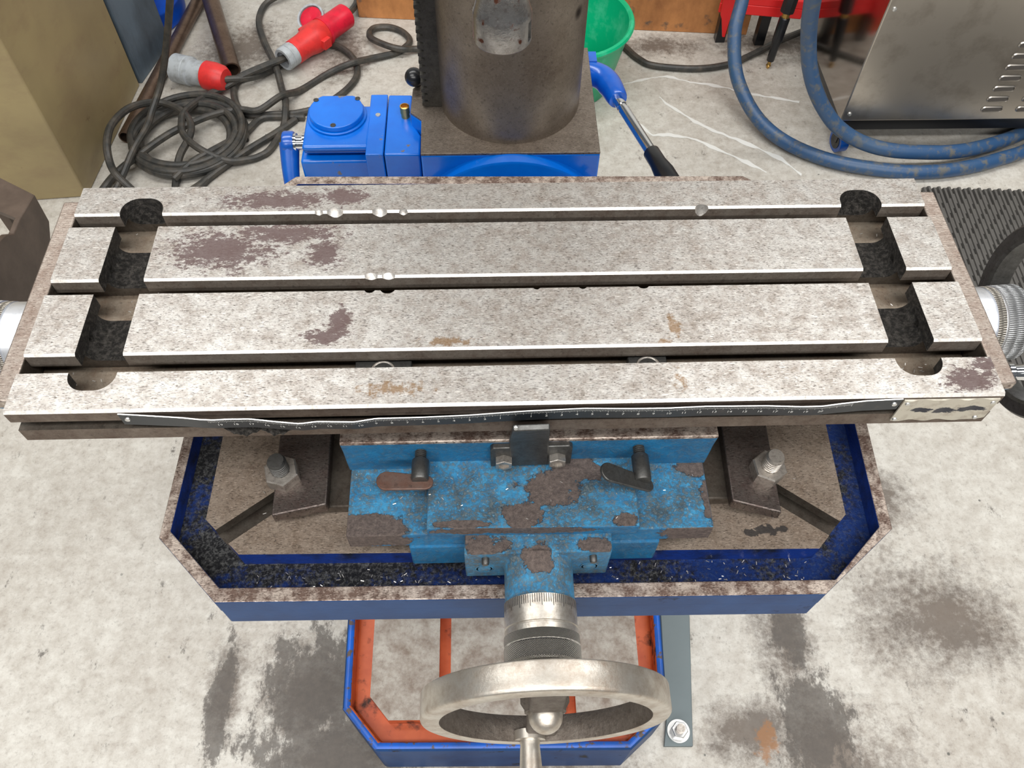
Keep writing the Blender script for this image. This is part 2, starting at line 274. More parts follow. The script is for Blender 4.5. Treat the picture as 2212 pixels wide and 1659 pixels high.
# ------------------------------------------------------------------ mesh helpers
def frame(d):
    d = Vector(d).normalized(); a = Vector((0, 0, 1)) if abs(d.z) < .9 else Vector((1, 0, 0))
    x = a.cross(d).normalized(); return x, d.cross(x).normalized(), d
class MB:
    def __init__(s): s.v = []; s.f = []; s.m = []; s.uv = {}
    def add(s, v, f, m=0):
        o = len(s.v); s.v += [tuple(p) for p in v]; s.f += [tuple(i+o for i in q) for q in f]
        s.m += (m if isinstance(m, list) else [m]*len(f)); return s
    def box(s, a, b, m=0, rot=None, piv=None):
        (x0, y0, z0), (x1, y1, z1) = a, b
        v = [Vector(p) for p in ((x0, y0, z0), (x1, y0, z0), (x1, y1, z0), (x0, y1, z0), (x0, y0, z1), (x1, y0, z1), (x1, y1, z1), (x0, y1, z1))]
        if rot is not None:
            pv = Vector(piv) if piv else sum(v, Vector())/8; v = [pv+rot@(p-pv) for p in v]
        return s.add(v, [(3, 2, 1, 0), (4, 5, 6, 7), (0, 1, 5, 4), (1, 2, 6, 5), (2, 3, 7, 6), (3, 0, 4, 7)], m)
    def prism(s, poly, z0, z1, m=0, mt=None, mside=None):
        n = len(poly); v = [(*p, z0) for p in poly]+[(*p, z1) for p in poly]
        f = [tuple(range(n-1, -1, -1)), tuple(range(n, 2*n))]+[(i, (i+1) % n, n+(i+1) % n, n+i) for i in range(n)]
        mm = [m, m if mt is None else mt]+[(m if mside is None else mside)]*n
        return s.add(v, f, mm)
    def ring(s, outer, inner, z0, z1, m_side=0, m_top=0, m_in=0):
        n = len(outer); v = [(*p, z0) for p in outer]+[(*p, z1) for p in outer]+[(*p, z0) for p in inner]+[(*p, z1) for p in inner]
        f = []; mm = []
        for i in range(n):
            j = (i+1) % n
            f += [(i, j, n+j, n+i), (n+i, n+j, 3*n+j, 3*n+i), (2*n+j, 2*n+i, 3*n+i, 3*n+j), (j, i, 2*n+i, 2*n+j)]; mm += [m_side, m_top, m_in, m_side]
        return s.add(v, f, mm)
    def lathe(s, prof, o=(0, 0, 0), d=(0, 0, 1), n=40, m=0, a0=0., caps=True, sq=None):
        """prof: (radius, height[, material]) along axis d from o"""
        x, y, z = frame(d); o = Vector(o); base = len(s.v); k = len(prof); vs = []
        for q in prof:
            for i in range(n):
                a = a0+2*PI*i/n; vs.append(o+z*q[1]+(x*math.cos(a)+y*math.sin(a))*q[0])
        f = []; mm = []
        for j in range(k-1):
            mj = prof[j][2] if len(prof[j]) > 2 else m
            for i in range(n):
                i2 = (i+1) % n; s.uv[len(s.f)+len(f)] = [(i/n, j/(k-1)), ((i+1)/n, j/(k-1)), ((i+1)/n, (j+1)/(k-1)), (i/n, (j+1)/(k-1))]
                f.append((j*n+i, j*n+i2, (j+1)*n+i2, (j+1)*n+i)); mm.append(mj)
        if caps:
            if prof[0][0] > 1e-6: f.append(tuple(range(n-1, -1, -1))); mm.append(m)
            if prof[-1][0] > 1e-6: f.append(tuple((k-1)*n+i for i in range(n))); mm.append(prof[-1][2] if len(prof[-1]) > 2 else m)
        return s.add(vs, f, mm)
    def cyl(s, a, b, r, n=24, m=0, r2=None, a0=0.):
        d = Vector(b)-Vector(a); return s.lathe([(r, 0), (r if r2 is None else r2, d.length)], a, d, n, m, a0)
    def tube(s, pts, r, n=10, m=0, sub=6, closed=False, taper=None):
        P = [Vector(p) for p in pts]; Q = []
        for i in range(len(P)-1):
            p0, p1, p2, p3 = P[max(i-1, 0)], P[i], P[i+1], P[min(i+2, len(P)-1)]
            for k in range(sub):
                t = k/sub; Q.append(.5*((2*p1)+(p2-p0)*t+(2*p0-5*p1+4*p2-p3)*t*t+(3*p1-p0-3*p2+p3)*t**3))
        Q.append(P[-1]); vs = []; f = []
        x, y, d = frame(Q[1]-Q[0])
        for i, q in enumerate(Q):
            d = (Q[min(i+1, len(Q)-1)]-Q[max(i-1, 0)]).normalized(); x = (x-d*x.dot(d)).normalized(); y = d.cross(x)
            rr = r if taper is None else taper(i/(len(Q)-1))
            vs += [q+(x*math.cos(2*PI*k/n)+y*math.sin(2*PI*k/n))*rr for k in range(n)]
        for i in range(len(Q)-1):
            f += [(i*n+k, i*n+(k+1) % n, (i+1)*n+(k+1) % n, (i+1)*n+k) for k in range(n)]
        f += [tuple(range(n-1, -1, -1)), tuple((len(Q)-1)*n+k for k in range(n))]
        return s.add(vs, f, m)
    def extr(s, poly, a, b, axis='x', mats=0, cap=0):
        """poly in (y,z) swept along x, or (x,z) along y; mats per segment"""
        n = len(poly); g = (lambda p, t: (t, p[0], p[1])) if axis == 'x' else (lambda p, t: (p[0], t, p[1]))
        v = [g(p, a) for p in poly]+[g(p, b) for p in poly]
        f = [(i, (i+1) % n, n+(i+1) % n, n+i) for i in range(n)]+[tuple(range(n-1, -1, -1)), tuple(range(n, 2*n))]
        return s.add(v, f, (mats if isinstance(mats, list) else [mats]*n)+[cap, cap])
    def mesh(s, name, mats, ang=35):
        me = bpy.data.meshes.new(name); me.from_pydata(s.v, [], s.f)
        for k in (mats if isinstance(mats, (list, tuple)) else [mats]): me.materials.append(MAT[k])
        me.polygons.foreach_set('material_index', s.m)
        if s.uv:
            ul = me.uv_layers.new(name='uv')
            for pi, uvs in s.uv.items():
                for li, c in zip(me.polygons[pi].loop_indices, uvs): ul.data[li].uv = c
        bm = bmesh.new(); bm.from_mesh(me); bmesh.ops.recalc_face_normals(bm, faces=bm.faces); bm.to_mesh(me); bm.free()
        me.polygons.foreach_set('use_smooth', [True]*len(me.polygons)); me.set_sharp_from_angle(angle=math.radians(ang)); me.update()
        return me
    def build(s, name, mats, parent=None, bevel=0, seg=2, ang=35):
        o = bpy.data.objects.new(name, s.mesh(name, mats, ang)); C.objects.link(o)
        if parent: attach(o, parent)
        if bevel:
            b = o.modifiers.new('bevel', 'BEVEL'); b.width = bevel; b.segments = seg; b.limit_method = 'ANGLE'; b.angle_limit = math.radians(40); b.harden_normals = False
        return o
def world_of(o): return (world_of(o.parent) @ o.matrix_parent_inverse @ Matrix.LocRotScale(o.location, o.rotation_euler, o.scale)) if o.parent else Matrix.LocRotScale(o.location, o.rotation_euler, o.scale)
def attach(o, parent): o.parent = parent; o.matrix_parent_inverse = world_of(parent).inverted()
def empty(name, loc=(0, 0, 0)):
    o = bpy.data.objects.new(name, None); o.empty_display_size = .05; C.objects.link(o); o.location = loc; return o
def tag(o, label, cat, group=None):
    o['label'] = label; o['category'] = cat
    if group: o['group'] = group
    return o
def plabel(o, label): o['label'] = label; return o
def boolean(o, cutter_mb, mats):
    """cut the cutter out of o; cut faces keep the cutter's materials"""
    c = bpy.data.objects.new('cutter', cutter_mb.mesh('cutter', mats)); C.objects.link(c)
    md = o.modifiers.new('cut', 'BOOLEAN'); md.object = c; md.operation = 'DIFFERENCE'; md.solver = 'EXACT'; md.material_mode = 'TRANSFER'
    dg = bpy.context.evaluated_depsgraph_get(); me = bpy.data.meshes.new_from_object(o.evaluated_get(dg), preserve_all_data_layers=True, depsgraph=dg)
    o.modifiers.clear(); old = o.data; o.data = me; bpy.data.meshes.remove(old)
    bpy.data.objects.remove(c)
    me.polygons.foreach_set('use_smooth', [True]*len(me.polygons)); me.set_sharp_from_angle(angle=math.radians(30)); me.update()
def RZ(a): return Matrix.Rotation(a, 3, 'Z')
def hexnut(mb, c, d, af, h, m=0, rot=0, hole=None):
    r = af/2/math.cos(PI/6); x, y, z = frame(d)
    prof = [(r*.99, 0), (r, h*.08), (r, h*.9), (r*.92, h)]
    if hole: prof += [(hole, h), (hole, h*.7)]
    return mb.lathe(prof, c, d, 6, m, rot)
def thread(mb, a, b, r, pitch, m=0, n=24):
    d = Vector(b)-Vector(a); L = d.length; k = int(L/pitch); prof = []
    for i in range(k): prof += [(r, i*pitch), (r*.99, (i+.3)*pitch), (r*.80, (i+.5)*pitch), (r*.80, (i+.75)*pitch)]
    prof += [(r, k*pitch), (r*.82, L)]
    return mb.lathe(prof, a, d, n, m)

# ------------------------------------------------------------------ setting
fl = MB(); fl.add([(-4, -2.5, 0), (4, -2.5, 0), (4, 2.6, 0), (-4, 2.6, 0)], [(0, 1, 2, 3)])
o = o_floor = fl.build('floor', 'concrete'); o['kind'] = 'structure'; o['label'] = 'light grey concrete workshop floor with dark oil stains'
for L in ([(.323, 1.464), (.395, 1.487), (.443, 1.496), (.498, 1.471), (.543, 1.463), (.587, 1.448), (.64, 1.424), (.705, 1.407), (.759, 1.389)], [(.424, 1.442), (.414, 1.415), (.429, 1.389), (.458, 1.357), (.487, 1.325), (.526, 1.291), (.585, 1.252), (.624, 1.224), (.67, 1.187), (.706, 1.133)], [(.35, 1.316), (.381, 1.276), (.425, 1.276), (.477, 1.262), (.516, 1.232), (.574, 1.189), (.629, 1.142)]):
    b = MB(); v = []; k = 14
    for (xa, ya), (xb, yb) in zip(L, L[1:]):
        for i in range(k):
            t = i/k; x = xa+(xb-xa)*t; y = ya+(yb-ya)*t; w_ = .0016+.006*max(0, mnoise.noise((x*28, y*28, 3))+.35); j = .004*mnoise.noise((x*60, y*60, 1)); v += [(x+w_*.4, y+w_+j, .0004), (x-w_*.4, y-w_+j, .0004)]
    b.add(v, [(2*i, 2*i+1, 2*i+3, 2*i+2) for i in range(len(v)//2-1)]); b.build('paint_streak', 'print', o_floor)
wl = MB(); wl.box((-4, 2.6, 0), (4, 2.7, 2.9)); o = wl.build('wall_back', 'wall'); o['kind'] = 'structure'; o['label'] = 'pale painted workshop back wall'

# ------------------------------------------------------------------ drill press: foot, column, knee with gearbox, octagonal table
DP = empty('drill_press', (.015, .3, 0)); tag(DP, 'blue pillar drilling machine with octagonal table, round steel column and orange-lined foot', 'drill press')
def octa(pts): return pts
FO = [(-.1727, -.0762), (.1637, -.0836), (.2180, -.0412), (.2540, .60), (.2, .67), (-.17, .67), (-.2330, .60), (-.2200, -.0221)]
def inset(poly, d):
    n = len(poly); out = []
    A = sum(poly[i][0]*poly[(i+1) % n][1]-poly[(i+1) % n][0]*poly[i][1] for i in range(n)); sg = 1 if A > 0 else -1
    for i in range(n):
        p0, p1, p2 = Vector(poly[i-1]), Vector(poly[i]), Vector(poly[(i+1) % n])
        e1 = (p1-p0).normalized(); e2 = (p2-p1).normalized(); n1 = Vector((-e1.y, e1.x))*sg; n2 = Vector((-e2.y, e2.x))*sg
        b = (n1+n2); b = b/max(.2, b.length_squared)*2; q = p1+b*d; out.append((q.x, q.y))
    return out
foot = MB(); foot.ring(FO, inset(FO, .0115), 0, .13, 2, 0, 1); foot.prism(inset(FO, .010), 0, .098, 1)
fo = foot.build('foot', ['baseblue', 'orange', 'navy'], DP, .005, 3)
bed = MB(); FI = [(-.1586, -.0365), (.1479, -.0426), (.1859, -.0123), (.2, .60), (-.185, .60), (-.1849, -.0053)]; bed.prism(FI, .09, .120, 1, 0)
bd = bed.build('bed', ['bed', 'orange'], fo)
cut = MB()
for x0, x1 in ((-.0911, -.0752), (.0794, .0952)): cut.box((x0, -.2, .0995), (x1, .45, .13))
boolean(bd, cut, ['orange']); plabel(bd, 'worn grey machined bed with two slots')
col = MB(); col.lathe([(.12, .10), (.12, .14), (.088, .16), (.083, .17), (.083, 1.75)], (.0165, .558, 0), (0, 0, 1), 96)
co = col.build('column', 'column', DP); plabel(co, 'dark polished round steel column')
# rack with teeth down the left side of the column
rk = MB(); pts = []; z = .661
rk.box((-.0805, .5405, .662), (-.0575, .566, 1.7), 0)
while z < 1.16:
    rk.add([(-.0805, .5405, z), (-.0875, .5405, z+.0018), (-.0875, .5405, z+.0055), (-.0805, .5405, z+.0073), (-.0805, .566, z), (-.0875, .566, z+.0018), (-.0875, .566, z+.0055), (-.0805, .566, z+.0073)],
           [(0, 1, 2, 3), (7, 6, 5, 4), (0, 4, 5, 1), (1, 5, 6, 2), (2, 6, 7, 3)]); z += .0095
rko = rk.build('rack', 'rack', DP); plabel(rko, 'dark toothed rack')
# knee block and its machined top plate
KP = [(-.0875, .4600), (.117, .4597), (.118, .655), (-.0915, .655), (-.0935, .586), (-.1005, .576), (-.1018, .532), (-.0885, .519)]
kn = MB(); kn.prism(KP, .45, .657, 0); k = kn.build('knee_block', 'blue', DP, .002)
kp = MB(); kp.prism(KP, .657, .660, 0); plabel(kp.build('knee_top', 'kneeplate', k, .0006), 'bare machined top face')
bs = MB(); bs.lathe([(.121, 0), (.124, .002), (.124, .026), (.122, .03)], (.0157, .445, .5345), (0, 1, 0), 96); bs.lathe([(.1, -.006), (.1, 0)], (.0157, .445, .5345), (0, 1, 0), 64); bs.box((-.07, .1, .50), (.10, .46, .596)); bs.box((-.10, .1, .596), (.13, .34, .6455))
plabel(bs.build('swivel_boss', 'blue', k), 'round blue swivel flange behind the table')
bs = MB(); bs.box((.0985, .4448, .6215), (.106, .447, .629), 0, Matrix.Rotation(.65, 3, 'Y')); bs.build('scale_tab', 'zinc', k)
# elevating gearbox left of the knee
gb = empty('gearbox', (-.16, .53, .5)); attach(gb, DP)
g = MB(); g.box((-.2300, .4965, .632), (-.1515, .5715, .640)); g.box((-.2300, .5015, .624), (-.1515, .5715, .632)); g.box((-.2345, .4930, .47), (-.1515, .5715, .6215)); g.build('gearbox_body', 'blue', gb, .0035, 3)
g = MB(); g.box((-.1545, .4824, .46), (-.1335, .5922, .640)); g.build('flange_plate', 'blue', gb, .0012)
g = MB(); g.prism([(-.1325, .4824), (-.0905, .4817), (-.0905, .515), (-.1015, .540), (-.1035, .5910), (-.1325, .5915)], .46, .640); g.build('worm_housing', 'blue', gb, .0022, 3)
cv = MB(); n = 64; poly = []
for i in range(n):
    a = 2*PI*i/n; x, y = .0325*math.cos(a), .0325*math.sin(a); poly.append((-.1925+x, .551+min(y, .0265)))
cv.prism(inset(poly, -.003), .640, .643); cv.prism(poly, .643, .6500); c_ = cv.build('round_cover', 'blue', gb, .001)
for x, y in ((-.218, .569), (-.168, .571), (-.1935, .5225)):
    h = MB(); h.lathe([(.0033, 0), (.0033, .0008), (.0019, .0008), (.0016, .0002)], (x, y, .6499), (0, 0, 1), 16); h.build('screw', 'dark', c_)
h = MB(); h.lathe([(.0032, 0), (.003, .0012), (.0012, .0014), (.001, .0006)], (-.1435, .5526, .640), (0, 0, 1), 16); h.build('cover_screw', 'zinc', gb)
h = MB(); h.lathe([(.005, 0), (.005, .006), (.0058, .0062), (.0058, .0155), (.0042, .016), (.0038, .011)], (-.110, .5495, .640), (0, 0, 1), 20); plabel(h.build('oil_cup', 'brass', gb), 'brass oil cup')
cr = MB(); cr.lathe([(.0135, 0), (.0145, .002), (.0145, .011), (.0135, .013)], (-.2575, .525, .622), (1, 0, 0), 32)
cr.tube([(-.2510, .525, .622), (-.2508, .50, .600), (-.2480, .47, .572), (-.2440, .43, .535)], .0065, 12, 0, 6, taper=lambda t: .0125*(1-t)+.0065*t)
crk = cr.build('crank', 'bluelever', gb); plabel(crk, 'blue crank arm')
h = MB(); h.lathe([(.012, 0), (.012, .004), (.0095, .004), (.0095, .012), (.0125, .012), (.0125, .016)], (-.2455, .525, .622), (1, 0, 0), 24); h.build('crank_shaft', 'chrome', crk)
# knob behind the rack, clamp lever on the right
kb = MB(); R_ = .0112; kb.lathe([(R_*math.sin(a*PI/14)+1e-7, -R_*math.cos(a*PI/14)) for a in range(15)], (-.0975, .575, .677), (-.5, .3, .6), 28, caps=False); kb.cyl((-.0975, .575, .677), (-.094, .585, .655), .004); plabel(kb.build('ball_knob', 'blackplastic', DP), 'black ball knob')
lv = empty('clamp_lever', (.13, .62, .64)); attach(lv, DP)
l = MB(); l.tube([(.104, .640, .632), (.122, .640, .633), (.138, .630, .633), (.1465, .612, .633), (.1512, .5925, .634), (.1530, .585, .634)], .012, 20, 0, 8, taper=lambda t: .0155 if t < .55 else .0155-.004*(t-.55)/.45)
l.box((.112, .642, .640), (.130, .662, .6495), 0); plabel(l.build('lever_elbow', 'bluelever', lv, 0), 'blue painted elbow')
A, B_, E_ = Vector((.1510, .590, .634)), Vector((.1835, .487, .6335)), Vector((.1985, .4395, .633))
l = MB(); dd = (B_-A); l.lathe([(.0068, 0), (.0068, .018), (.0056, .019), (.0056, .0235), (.0068, .0245), (.0068, dd.length)], A, dd, 24); l.build('lever_rod', 'chrome', lv)
l = MB(); dd = (E_-B_).normalized(); l.lathe([(.0085, -.004), (.0098, -.002), (.0100, .018), (.0122, .034), (.0122, .07), (.009, .078), (1e-6, .081)], B_, dd, 28); l.build('lever_grip', 'blackplastic', lv)
# spindle nose and head above the frame
sp = MB(); sp.lathe([(.0125, .9800), (.0182, .9800), (.0187, .9807), (.0187, .9985), (.0180, 1.0000), (.0128, 1.020), (.0125, 1.06), (.03, 1.06), (.03, 1.42)], (-.002, .2, 0), (0, 0, 1), 64); spo = sp.build('spindle', 'spindle', DP)
cut = MB(); cut.box((.0120, .1905, .983), (.03, .1955, .9960)); boolean(spo, cut, ['dark']); plabel(spo, 'chromed spindle nose with brown specks')
hd = MB(); hd.prism([(-.13, .10), (-.09, .06), (.09, .06), (.13, .10), (.15, .70), (-.12, .70)], 1.42, 1.78); hd.build('drill_head', 'head', DP, .02, 3)
# octagonal table
TO = [(-.2225, -.0668), (.2373, -.0723), (.3037, -.0203), (.3240, .3310), (.2587, .3834), (-.2132, .3904), (-.2660, .3370), (-.2743, -.0139)]
TI = [(-.2208, -.0553), (.2521-.004, -.0606), (.2934, -.0185), (.3120, .3260), (.2550, .3720), (-.2100, .3790), (-.2560, .3320), (-.2661, -.0085)]
TP = [(-.2102, -.0292), (.2414, -.0355), (.2694, -.0071), (.2850, .3080), (.2420, .3460), (-.1980, .3520), (-.2350, .3180), (-.2404, .0007)]
tr = MB(); tr.prism(inset(TO, .0005), .645, .672, 0, 1); tr.ring(TO, TI, .672, .692, 0, 2, 3)
tro = tr.build('table_tray', ['navy', 'gutter', 'rim', 'gutterwall'], DP, .0012, 2); plabel(tro, 'octagonal blue table with a bare steel rim and grimy gutter')
tp = MB(); tp.prism(TP, .6715, .692, 1, 0); tpo = tp.build('table_face', ['platform', 'gutterwall'], tro)
cut = MB()
for sx, cx, cy, an in ((-1, -.224, -.0130, .66), (1, .2573, -.0187, -.665)):
    d = Vector((math.cos(an), math.sin(an), 0))*(1 if sx < 0 else -1); p = Vector((cx, cy, 0)); R3 = RZ(an); q = p+d*.12
    cut.box((q.x-.16, q.y-.0082, .676), (q.x+.16, q.y+.0082, .70), 0, R3)
boolean(tpo, cut, ['slot'])
cut = MB()
for sx, cx, cy, an in ((-1, -.224, -.0130, .66), (1, .2573, -.0187, -.665)):
    d = Vector((math.cos(an), math.sin(an), 0))*(1 if sx < 0 else -1); p = Vector((cx, cy, 0)); q = p+d*.12
    cut.box((q.x-.16, q.y-.014, .6735), (q.x+.16, q.y+.014, .682), 0, RZ(an))
boolean(tpo, cut, ['slot']); plabel(tpo, 'oily brown-grey steel clamping face with diagonal T-slots')
# flat bar pinning the foot to the floor
bar = empty('anchor_bar', (.26, .1, 0)); tag(bar, 'grey flat steel bar bolted to the floor right of the foot', 'steel bar')
b = MB(); b.prism([(.2302, -.0603), (.272, -.0615), (.2943, .1191), (.335, .48), (.272, .48), (.249, .119), (.2385, -.022)], 0, .008); b.build('bar_plate', 'primer', bar, .0008)
b = MB(); b.lathe([(.0085, 0), (.0165, 0), (.0165, .003), (.0085, .003)], (.2533, -.0407, .008), (0, 0, 1), 36); b.build('washer', 'zinc', bar)
b = MB(); hexnut(b, (.2533, -.0407, .011), (0, 0, 1), .021, .011, 0, .3, .0062); b.build('nut', 'zinc', bar)
b = MB(); thread(b, (.2533, -.0407, .01), (.2533, -.0407, .031), .0065, .0016); b.build('stud', 'bolt', bar)

# ------------------------------------------------------------------ compound (cross-slide) table
CT = empty('compound_table', (.015, .1, .692)); tag(CT, 'worn steel cross-slide milling table with T-slots on a flaking blue saddle', 'milling table')
T = .857
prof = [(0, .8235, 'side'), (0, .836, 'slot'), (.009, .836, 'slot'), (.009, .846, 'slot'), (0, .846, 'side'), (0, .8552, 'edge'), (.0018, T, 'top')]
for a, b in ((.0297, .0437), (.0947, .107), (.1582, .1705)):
    prof += [(a, T, 'slot'), (a, .845, 'slot'), (a-.0085, .845, 'slot'), (a-.0085, .8305, 'tfloor'), (b+.0085, .8305, 'slot'), (b+.0085, .845, 'slot'), (b, .845, 'wall_lit'), (b, T-.0015, 'edge'), (b+.0016, T, 'top')]
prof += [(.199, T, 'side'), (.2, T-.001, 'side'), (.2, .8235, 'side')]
names = ['top', 'edge', 'slot', 'side', 'castblack', 'tfloor', 'wall_lit']
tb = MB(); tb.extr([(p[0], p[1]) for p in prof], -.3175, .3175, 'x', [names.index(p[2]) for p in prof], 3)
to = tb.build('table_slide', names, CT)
def stadium(x0, x1, y0, y1, z0, z1, r, k=10):
    poly = []
    for cx, cy, a in ((x1-r, y0+r, -PI/2), (x1-r, y1-r, 0), (x0+r, y1-r, PI/2), (x0+r, y0+r, PI)):
        poly += [(cx+r*math.cos(a+PI/2*i/k), cy+r*math.sin(a+PI/2*i/k)) for i in range(k+1)]
    mb = MB(); lay = [(0, z1), (0, z0+.007)]+[(.007*(1-math.cos(t*PI/10)), z0+.007*(1-math.sin(t*PI/10))) for t in range(1, 6)]
    rows = [[(*p, z) for p in (inset(poly, d) if d else poly)] for d, z in lay]; n = len(poly)
    v = [p for row in rows for p in row]; f = [tuple(range(n))]+[(j*n+i, j*n+(i+1) % n, (j+1)*n+(i+1) % n, (j+1)*n+i) for j in range(len(rows)-1) for i in range(n)]+[tuple((len(rows)-1)*n+i for i in range(n-1, -1, -1))]
    return mb.add(v, f)
for sgn in (-1, 1):
    x0, x1 = sorted((sgn*.2535, sgn*.2845)); boolean(to, stadium(x0, x1, .0158, .1872, .8385, .87, .0125), ['castblack'])
cut = MB()
for x, y, r, h in ((-.1385, .1690, .0042, .0032), (-.1266, .1682, .0072, .0055), (-.0935, .1682, .0068, .0055), (-.0760, .1684, .0046, .0045), (-.0958, .1045, .0062, .0034), (-.0837, .1045, .0062, .0034), (.1476, .1678, .0062, .010), (-.0836, .0972, .0056, .008), (-.096, .0965, .004, .008), (.0945, .0972, .0045, .008), (.0520, .0962, .0030, .008), (.0198, .0962, .0028, .008)):
    cut.lathe([(r*.35, 0), (r*.8, h*.5), (r, h), (r, h+.02)], (x, y, T-h), (0, 0, 1), 20)
boolean(to, cut, ['edge'])
cut = MB()
for sgn in (-1, 1):
    for y in (.128, .067): cut.cyl((sgn*.275, y, .8445), (sgn*.30, y, .8445), .0028, 14)
boolean(to, cut, ['castblack'])
plabel(to, 'long worn steel table with three T-slots, rust patches and dark end wells')
# end plates and their screws, blue casting below
for sgn in (-1, 1):
    ep = MB(); x0, x1 = sorted((sgn*.3180, sgn*.3310)); ep.extr([(.0112, .846), (.0112, .8535), (.188, .8535), (.1900, .851), (.1905, .846), (.17, .80), (.13, .772), (.07, .772), (.035, .80)], x0, x1, 'x', [0, 0, 0, 0, 1, 1, 1, 1, 1], 2)
    epo = ep.build('end_plate', ['endplate', 'flakefront', 'slot'], CT, .0012); plabel(epo, 'scraped bare steel end plate over a blue bracket')
    dl = MB(); ax = Vector((sgn, 0, 0)); o_ = (sgn*.331, .1, .802); wl_ = .030 if sgn < 0 else .0275
    dl.lathe([(.0255, 0, 0), (.0270, .001, 0), (.0270, wl_, 0), (.0257, wl_+.0005, 0), (.0257, wl_+.0012, 0), (.0274, wl_+.0015, 1), (.0276, wl_+.0075, 1), (.0266, wl_+.008, 0), (.0266, wl_+.0085, 0), (.0280, wl_+.009, 2), (.0290, wl_+.026, 0), (.0240, wl_+.028, 0), (.0170, .0700, 0)], o_, ax, 72)
    plabel(dl.build('graduated_dial', ['alu', 'knurl', 'knurl2'], CT), 'bright dial with knurled ring')
    w = MB(); wx = .410 if sgn > 0 else -.424; n = 80
    rp = [(.0755, -.008), (.0755, .008), (.0735, .010), (.0640, .010), (.0620, .008), (.0620, -.008), (.0640, -.010), (.0735, -.010), (.0755, -.008)]
    w.lathe([(r, h) for r, h in rp], (wx, .1, .802), ax, n, 0, caps=False)
    w.lathe([(.022, -.014), (.022, .008), (.015, .014), (1e-6, .014)], (wx, .1, .802), ax, 32)
    for k in range(3):
        a = 2*PI*k/3+.9; d = Vector((0, math.cos(a), math.sin(a))); w.tube([Vector((wx, .1, .802))+d*.015, Vector((wx, .1, .802))+d*.04, Vector((wx, .1, .802))+d*.066], .008, 10)
    wo = w.build('handwheel', 'dark', CT); plabel(wo, 'dark cast handwheel')
    hb = MB(); hp = Vector((wx+sgn*.004, .0965, .7375)); hb.lathe([(.0085, 0), (.0085, .004), (.0065, .006), (.0065, .012), (.0085, .03), (.0095, .05), (.007, .062), (1e-6, .064)], hp, ax, 24); hb.build('wheel_grip', 'chrome', wo)
# dial marks on the left dial
def text_mesh(body, size):
    c = bpy.data.curves.new('t', 'FONT'); c.body = body; c.size = size; c.align_x = 'CENTER'; c.align_y = 'CENTER'; c.resolution_u = 2
    o = bpy.data.objects.new('t', c); me = bpy.data.meshes.new_from_object(o); bpy.data.objects.remove(o); bpy.data.curves.remove(c)
    v = [tuple(x.co) for x in me.vertices]; f = [tuple(p.vertices) for p in me.polygons]; bpy.data.meshes.remove(me); return v, f
mk = MB()
for body, a, xx in (('1', 62, -.3412), ('0', 115, -.3412)):
    v, f = text_mesh(body, .0085); a = math.radians(a)   # angle from -y over the top
    nrm = Vector((0, -math.cos(a), math.sin(a))); tang = Vector((0, math.sin(a), math.cos(a))); ctr = Vector((xx, .1, .802))+nrm*.0272
    mk.add([ctr+tang*p[0]*-1+Vector((1, 0, 0))*p[1]*-1 for p in v], f)
for k in range(36):
    a = math.radians(k*5); nrm = Vector((0, -math.cos(a), math.sin(a))); tang = Vector((0, math.sin(a), math.cos(a)))
    for sgn in (-1,):
        p = Vector((sgn*.3325, .1, .802))+nrm*.0272; q = p+Vector((sgn*(.003 if k % 5 else .005), 0, 0)); t_ = tang*.00012; mk.add([p-t_, p+t_, q+t_, q-t_], [(0, 1, 2, 3)])
mk.build('dial_marks', 'ink', CT)
# saddle
sd = empty('saddle', (.015, .1, .70)); attach(sd, CT)
X0, X1 = -.1190, .1465
b = MB(); b.box((-.0755, -.0405, .692), (.110, .24, .7255)); b.box((-.150, .004, .692), (.178, .23, .703), 1); b.build('saddle_base', ['flakeedge', 'slot'], sd, .0015)  # dark steel on the low flange paints in the shade beside the straps
b = MB(); b.prism([(X0, -.039), (X1, -.0385), (X1, .21), (X0, .21)], .725, .745, 0, 1); b.build('saddle_flange', ['flakeedge', 'flake'], sd, .0012)
b = MB(); b.prism([(-.0605, -.0400), (.0905, -.0415), (.0915, .020), (-.0600, .020)], .744, .757, 0, 1); b.build('way_cover', ['flakeedge', 'flake'], sd, .0010)
pr = [(.0145, .744), (.0135, .757), (.0125, .775), (.0105, .789), (.0105, .792), (.186, .792), (.186, .744)]
b = MB(); b.extr(pr, X0-.0015, X1+.0015, 'x', [0, 0, 0, 2, 2, 0, 0], 1); b.box((X0, .038, .790), (X1, .165, .8236), 1); b.build('saddle_body', ['flakefront', 'slot', 'rim'], sd, .001)
# leadscrew bracket, dial, handwheel (toward the viewer)
AX = (.0190, 0, .7200)
b = MB(); b.prism([(-.0345, -.0545), (.0710, -.0545), (.0720, -.038), (-.0338, -.038)], .7005, .7445, 0, 0); bk = b.build('screw_bracket', 'flakebkt', sd, .0012)
b = MB(); b.lathe([(.0262, 0), (.0250, .003), (.0250, .0290), (.0242, .0298)], (AX[0], -.0535, AX[2]), (0, -1, 0), 64); b.build('screw_boss', 'flakebkt', sd)
for x in (-.0205, .0570):
    h = MB(); h.lathe([(.0068, 0), (.0068, .0004), (.0060, .0006), (.0060, -.0025), (.0052, -.0025), (.0048, .0006), (1e-6, .0012)], (x, -.0545, .7165), (0, -1, 0), 24); h.build('bracket_bolt', 'flakebkt', bk)
    h = MB(); h.lathe([(.0027, 0), (.0027, .0042), (.0020, .0052), (1e-6, .0052)], (x+.001, -.0545, .7360), (0, -1, 0), 20); h.build('dowel_pin', 'dark', bk)
yd = -.0836
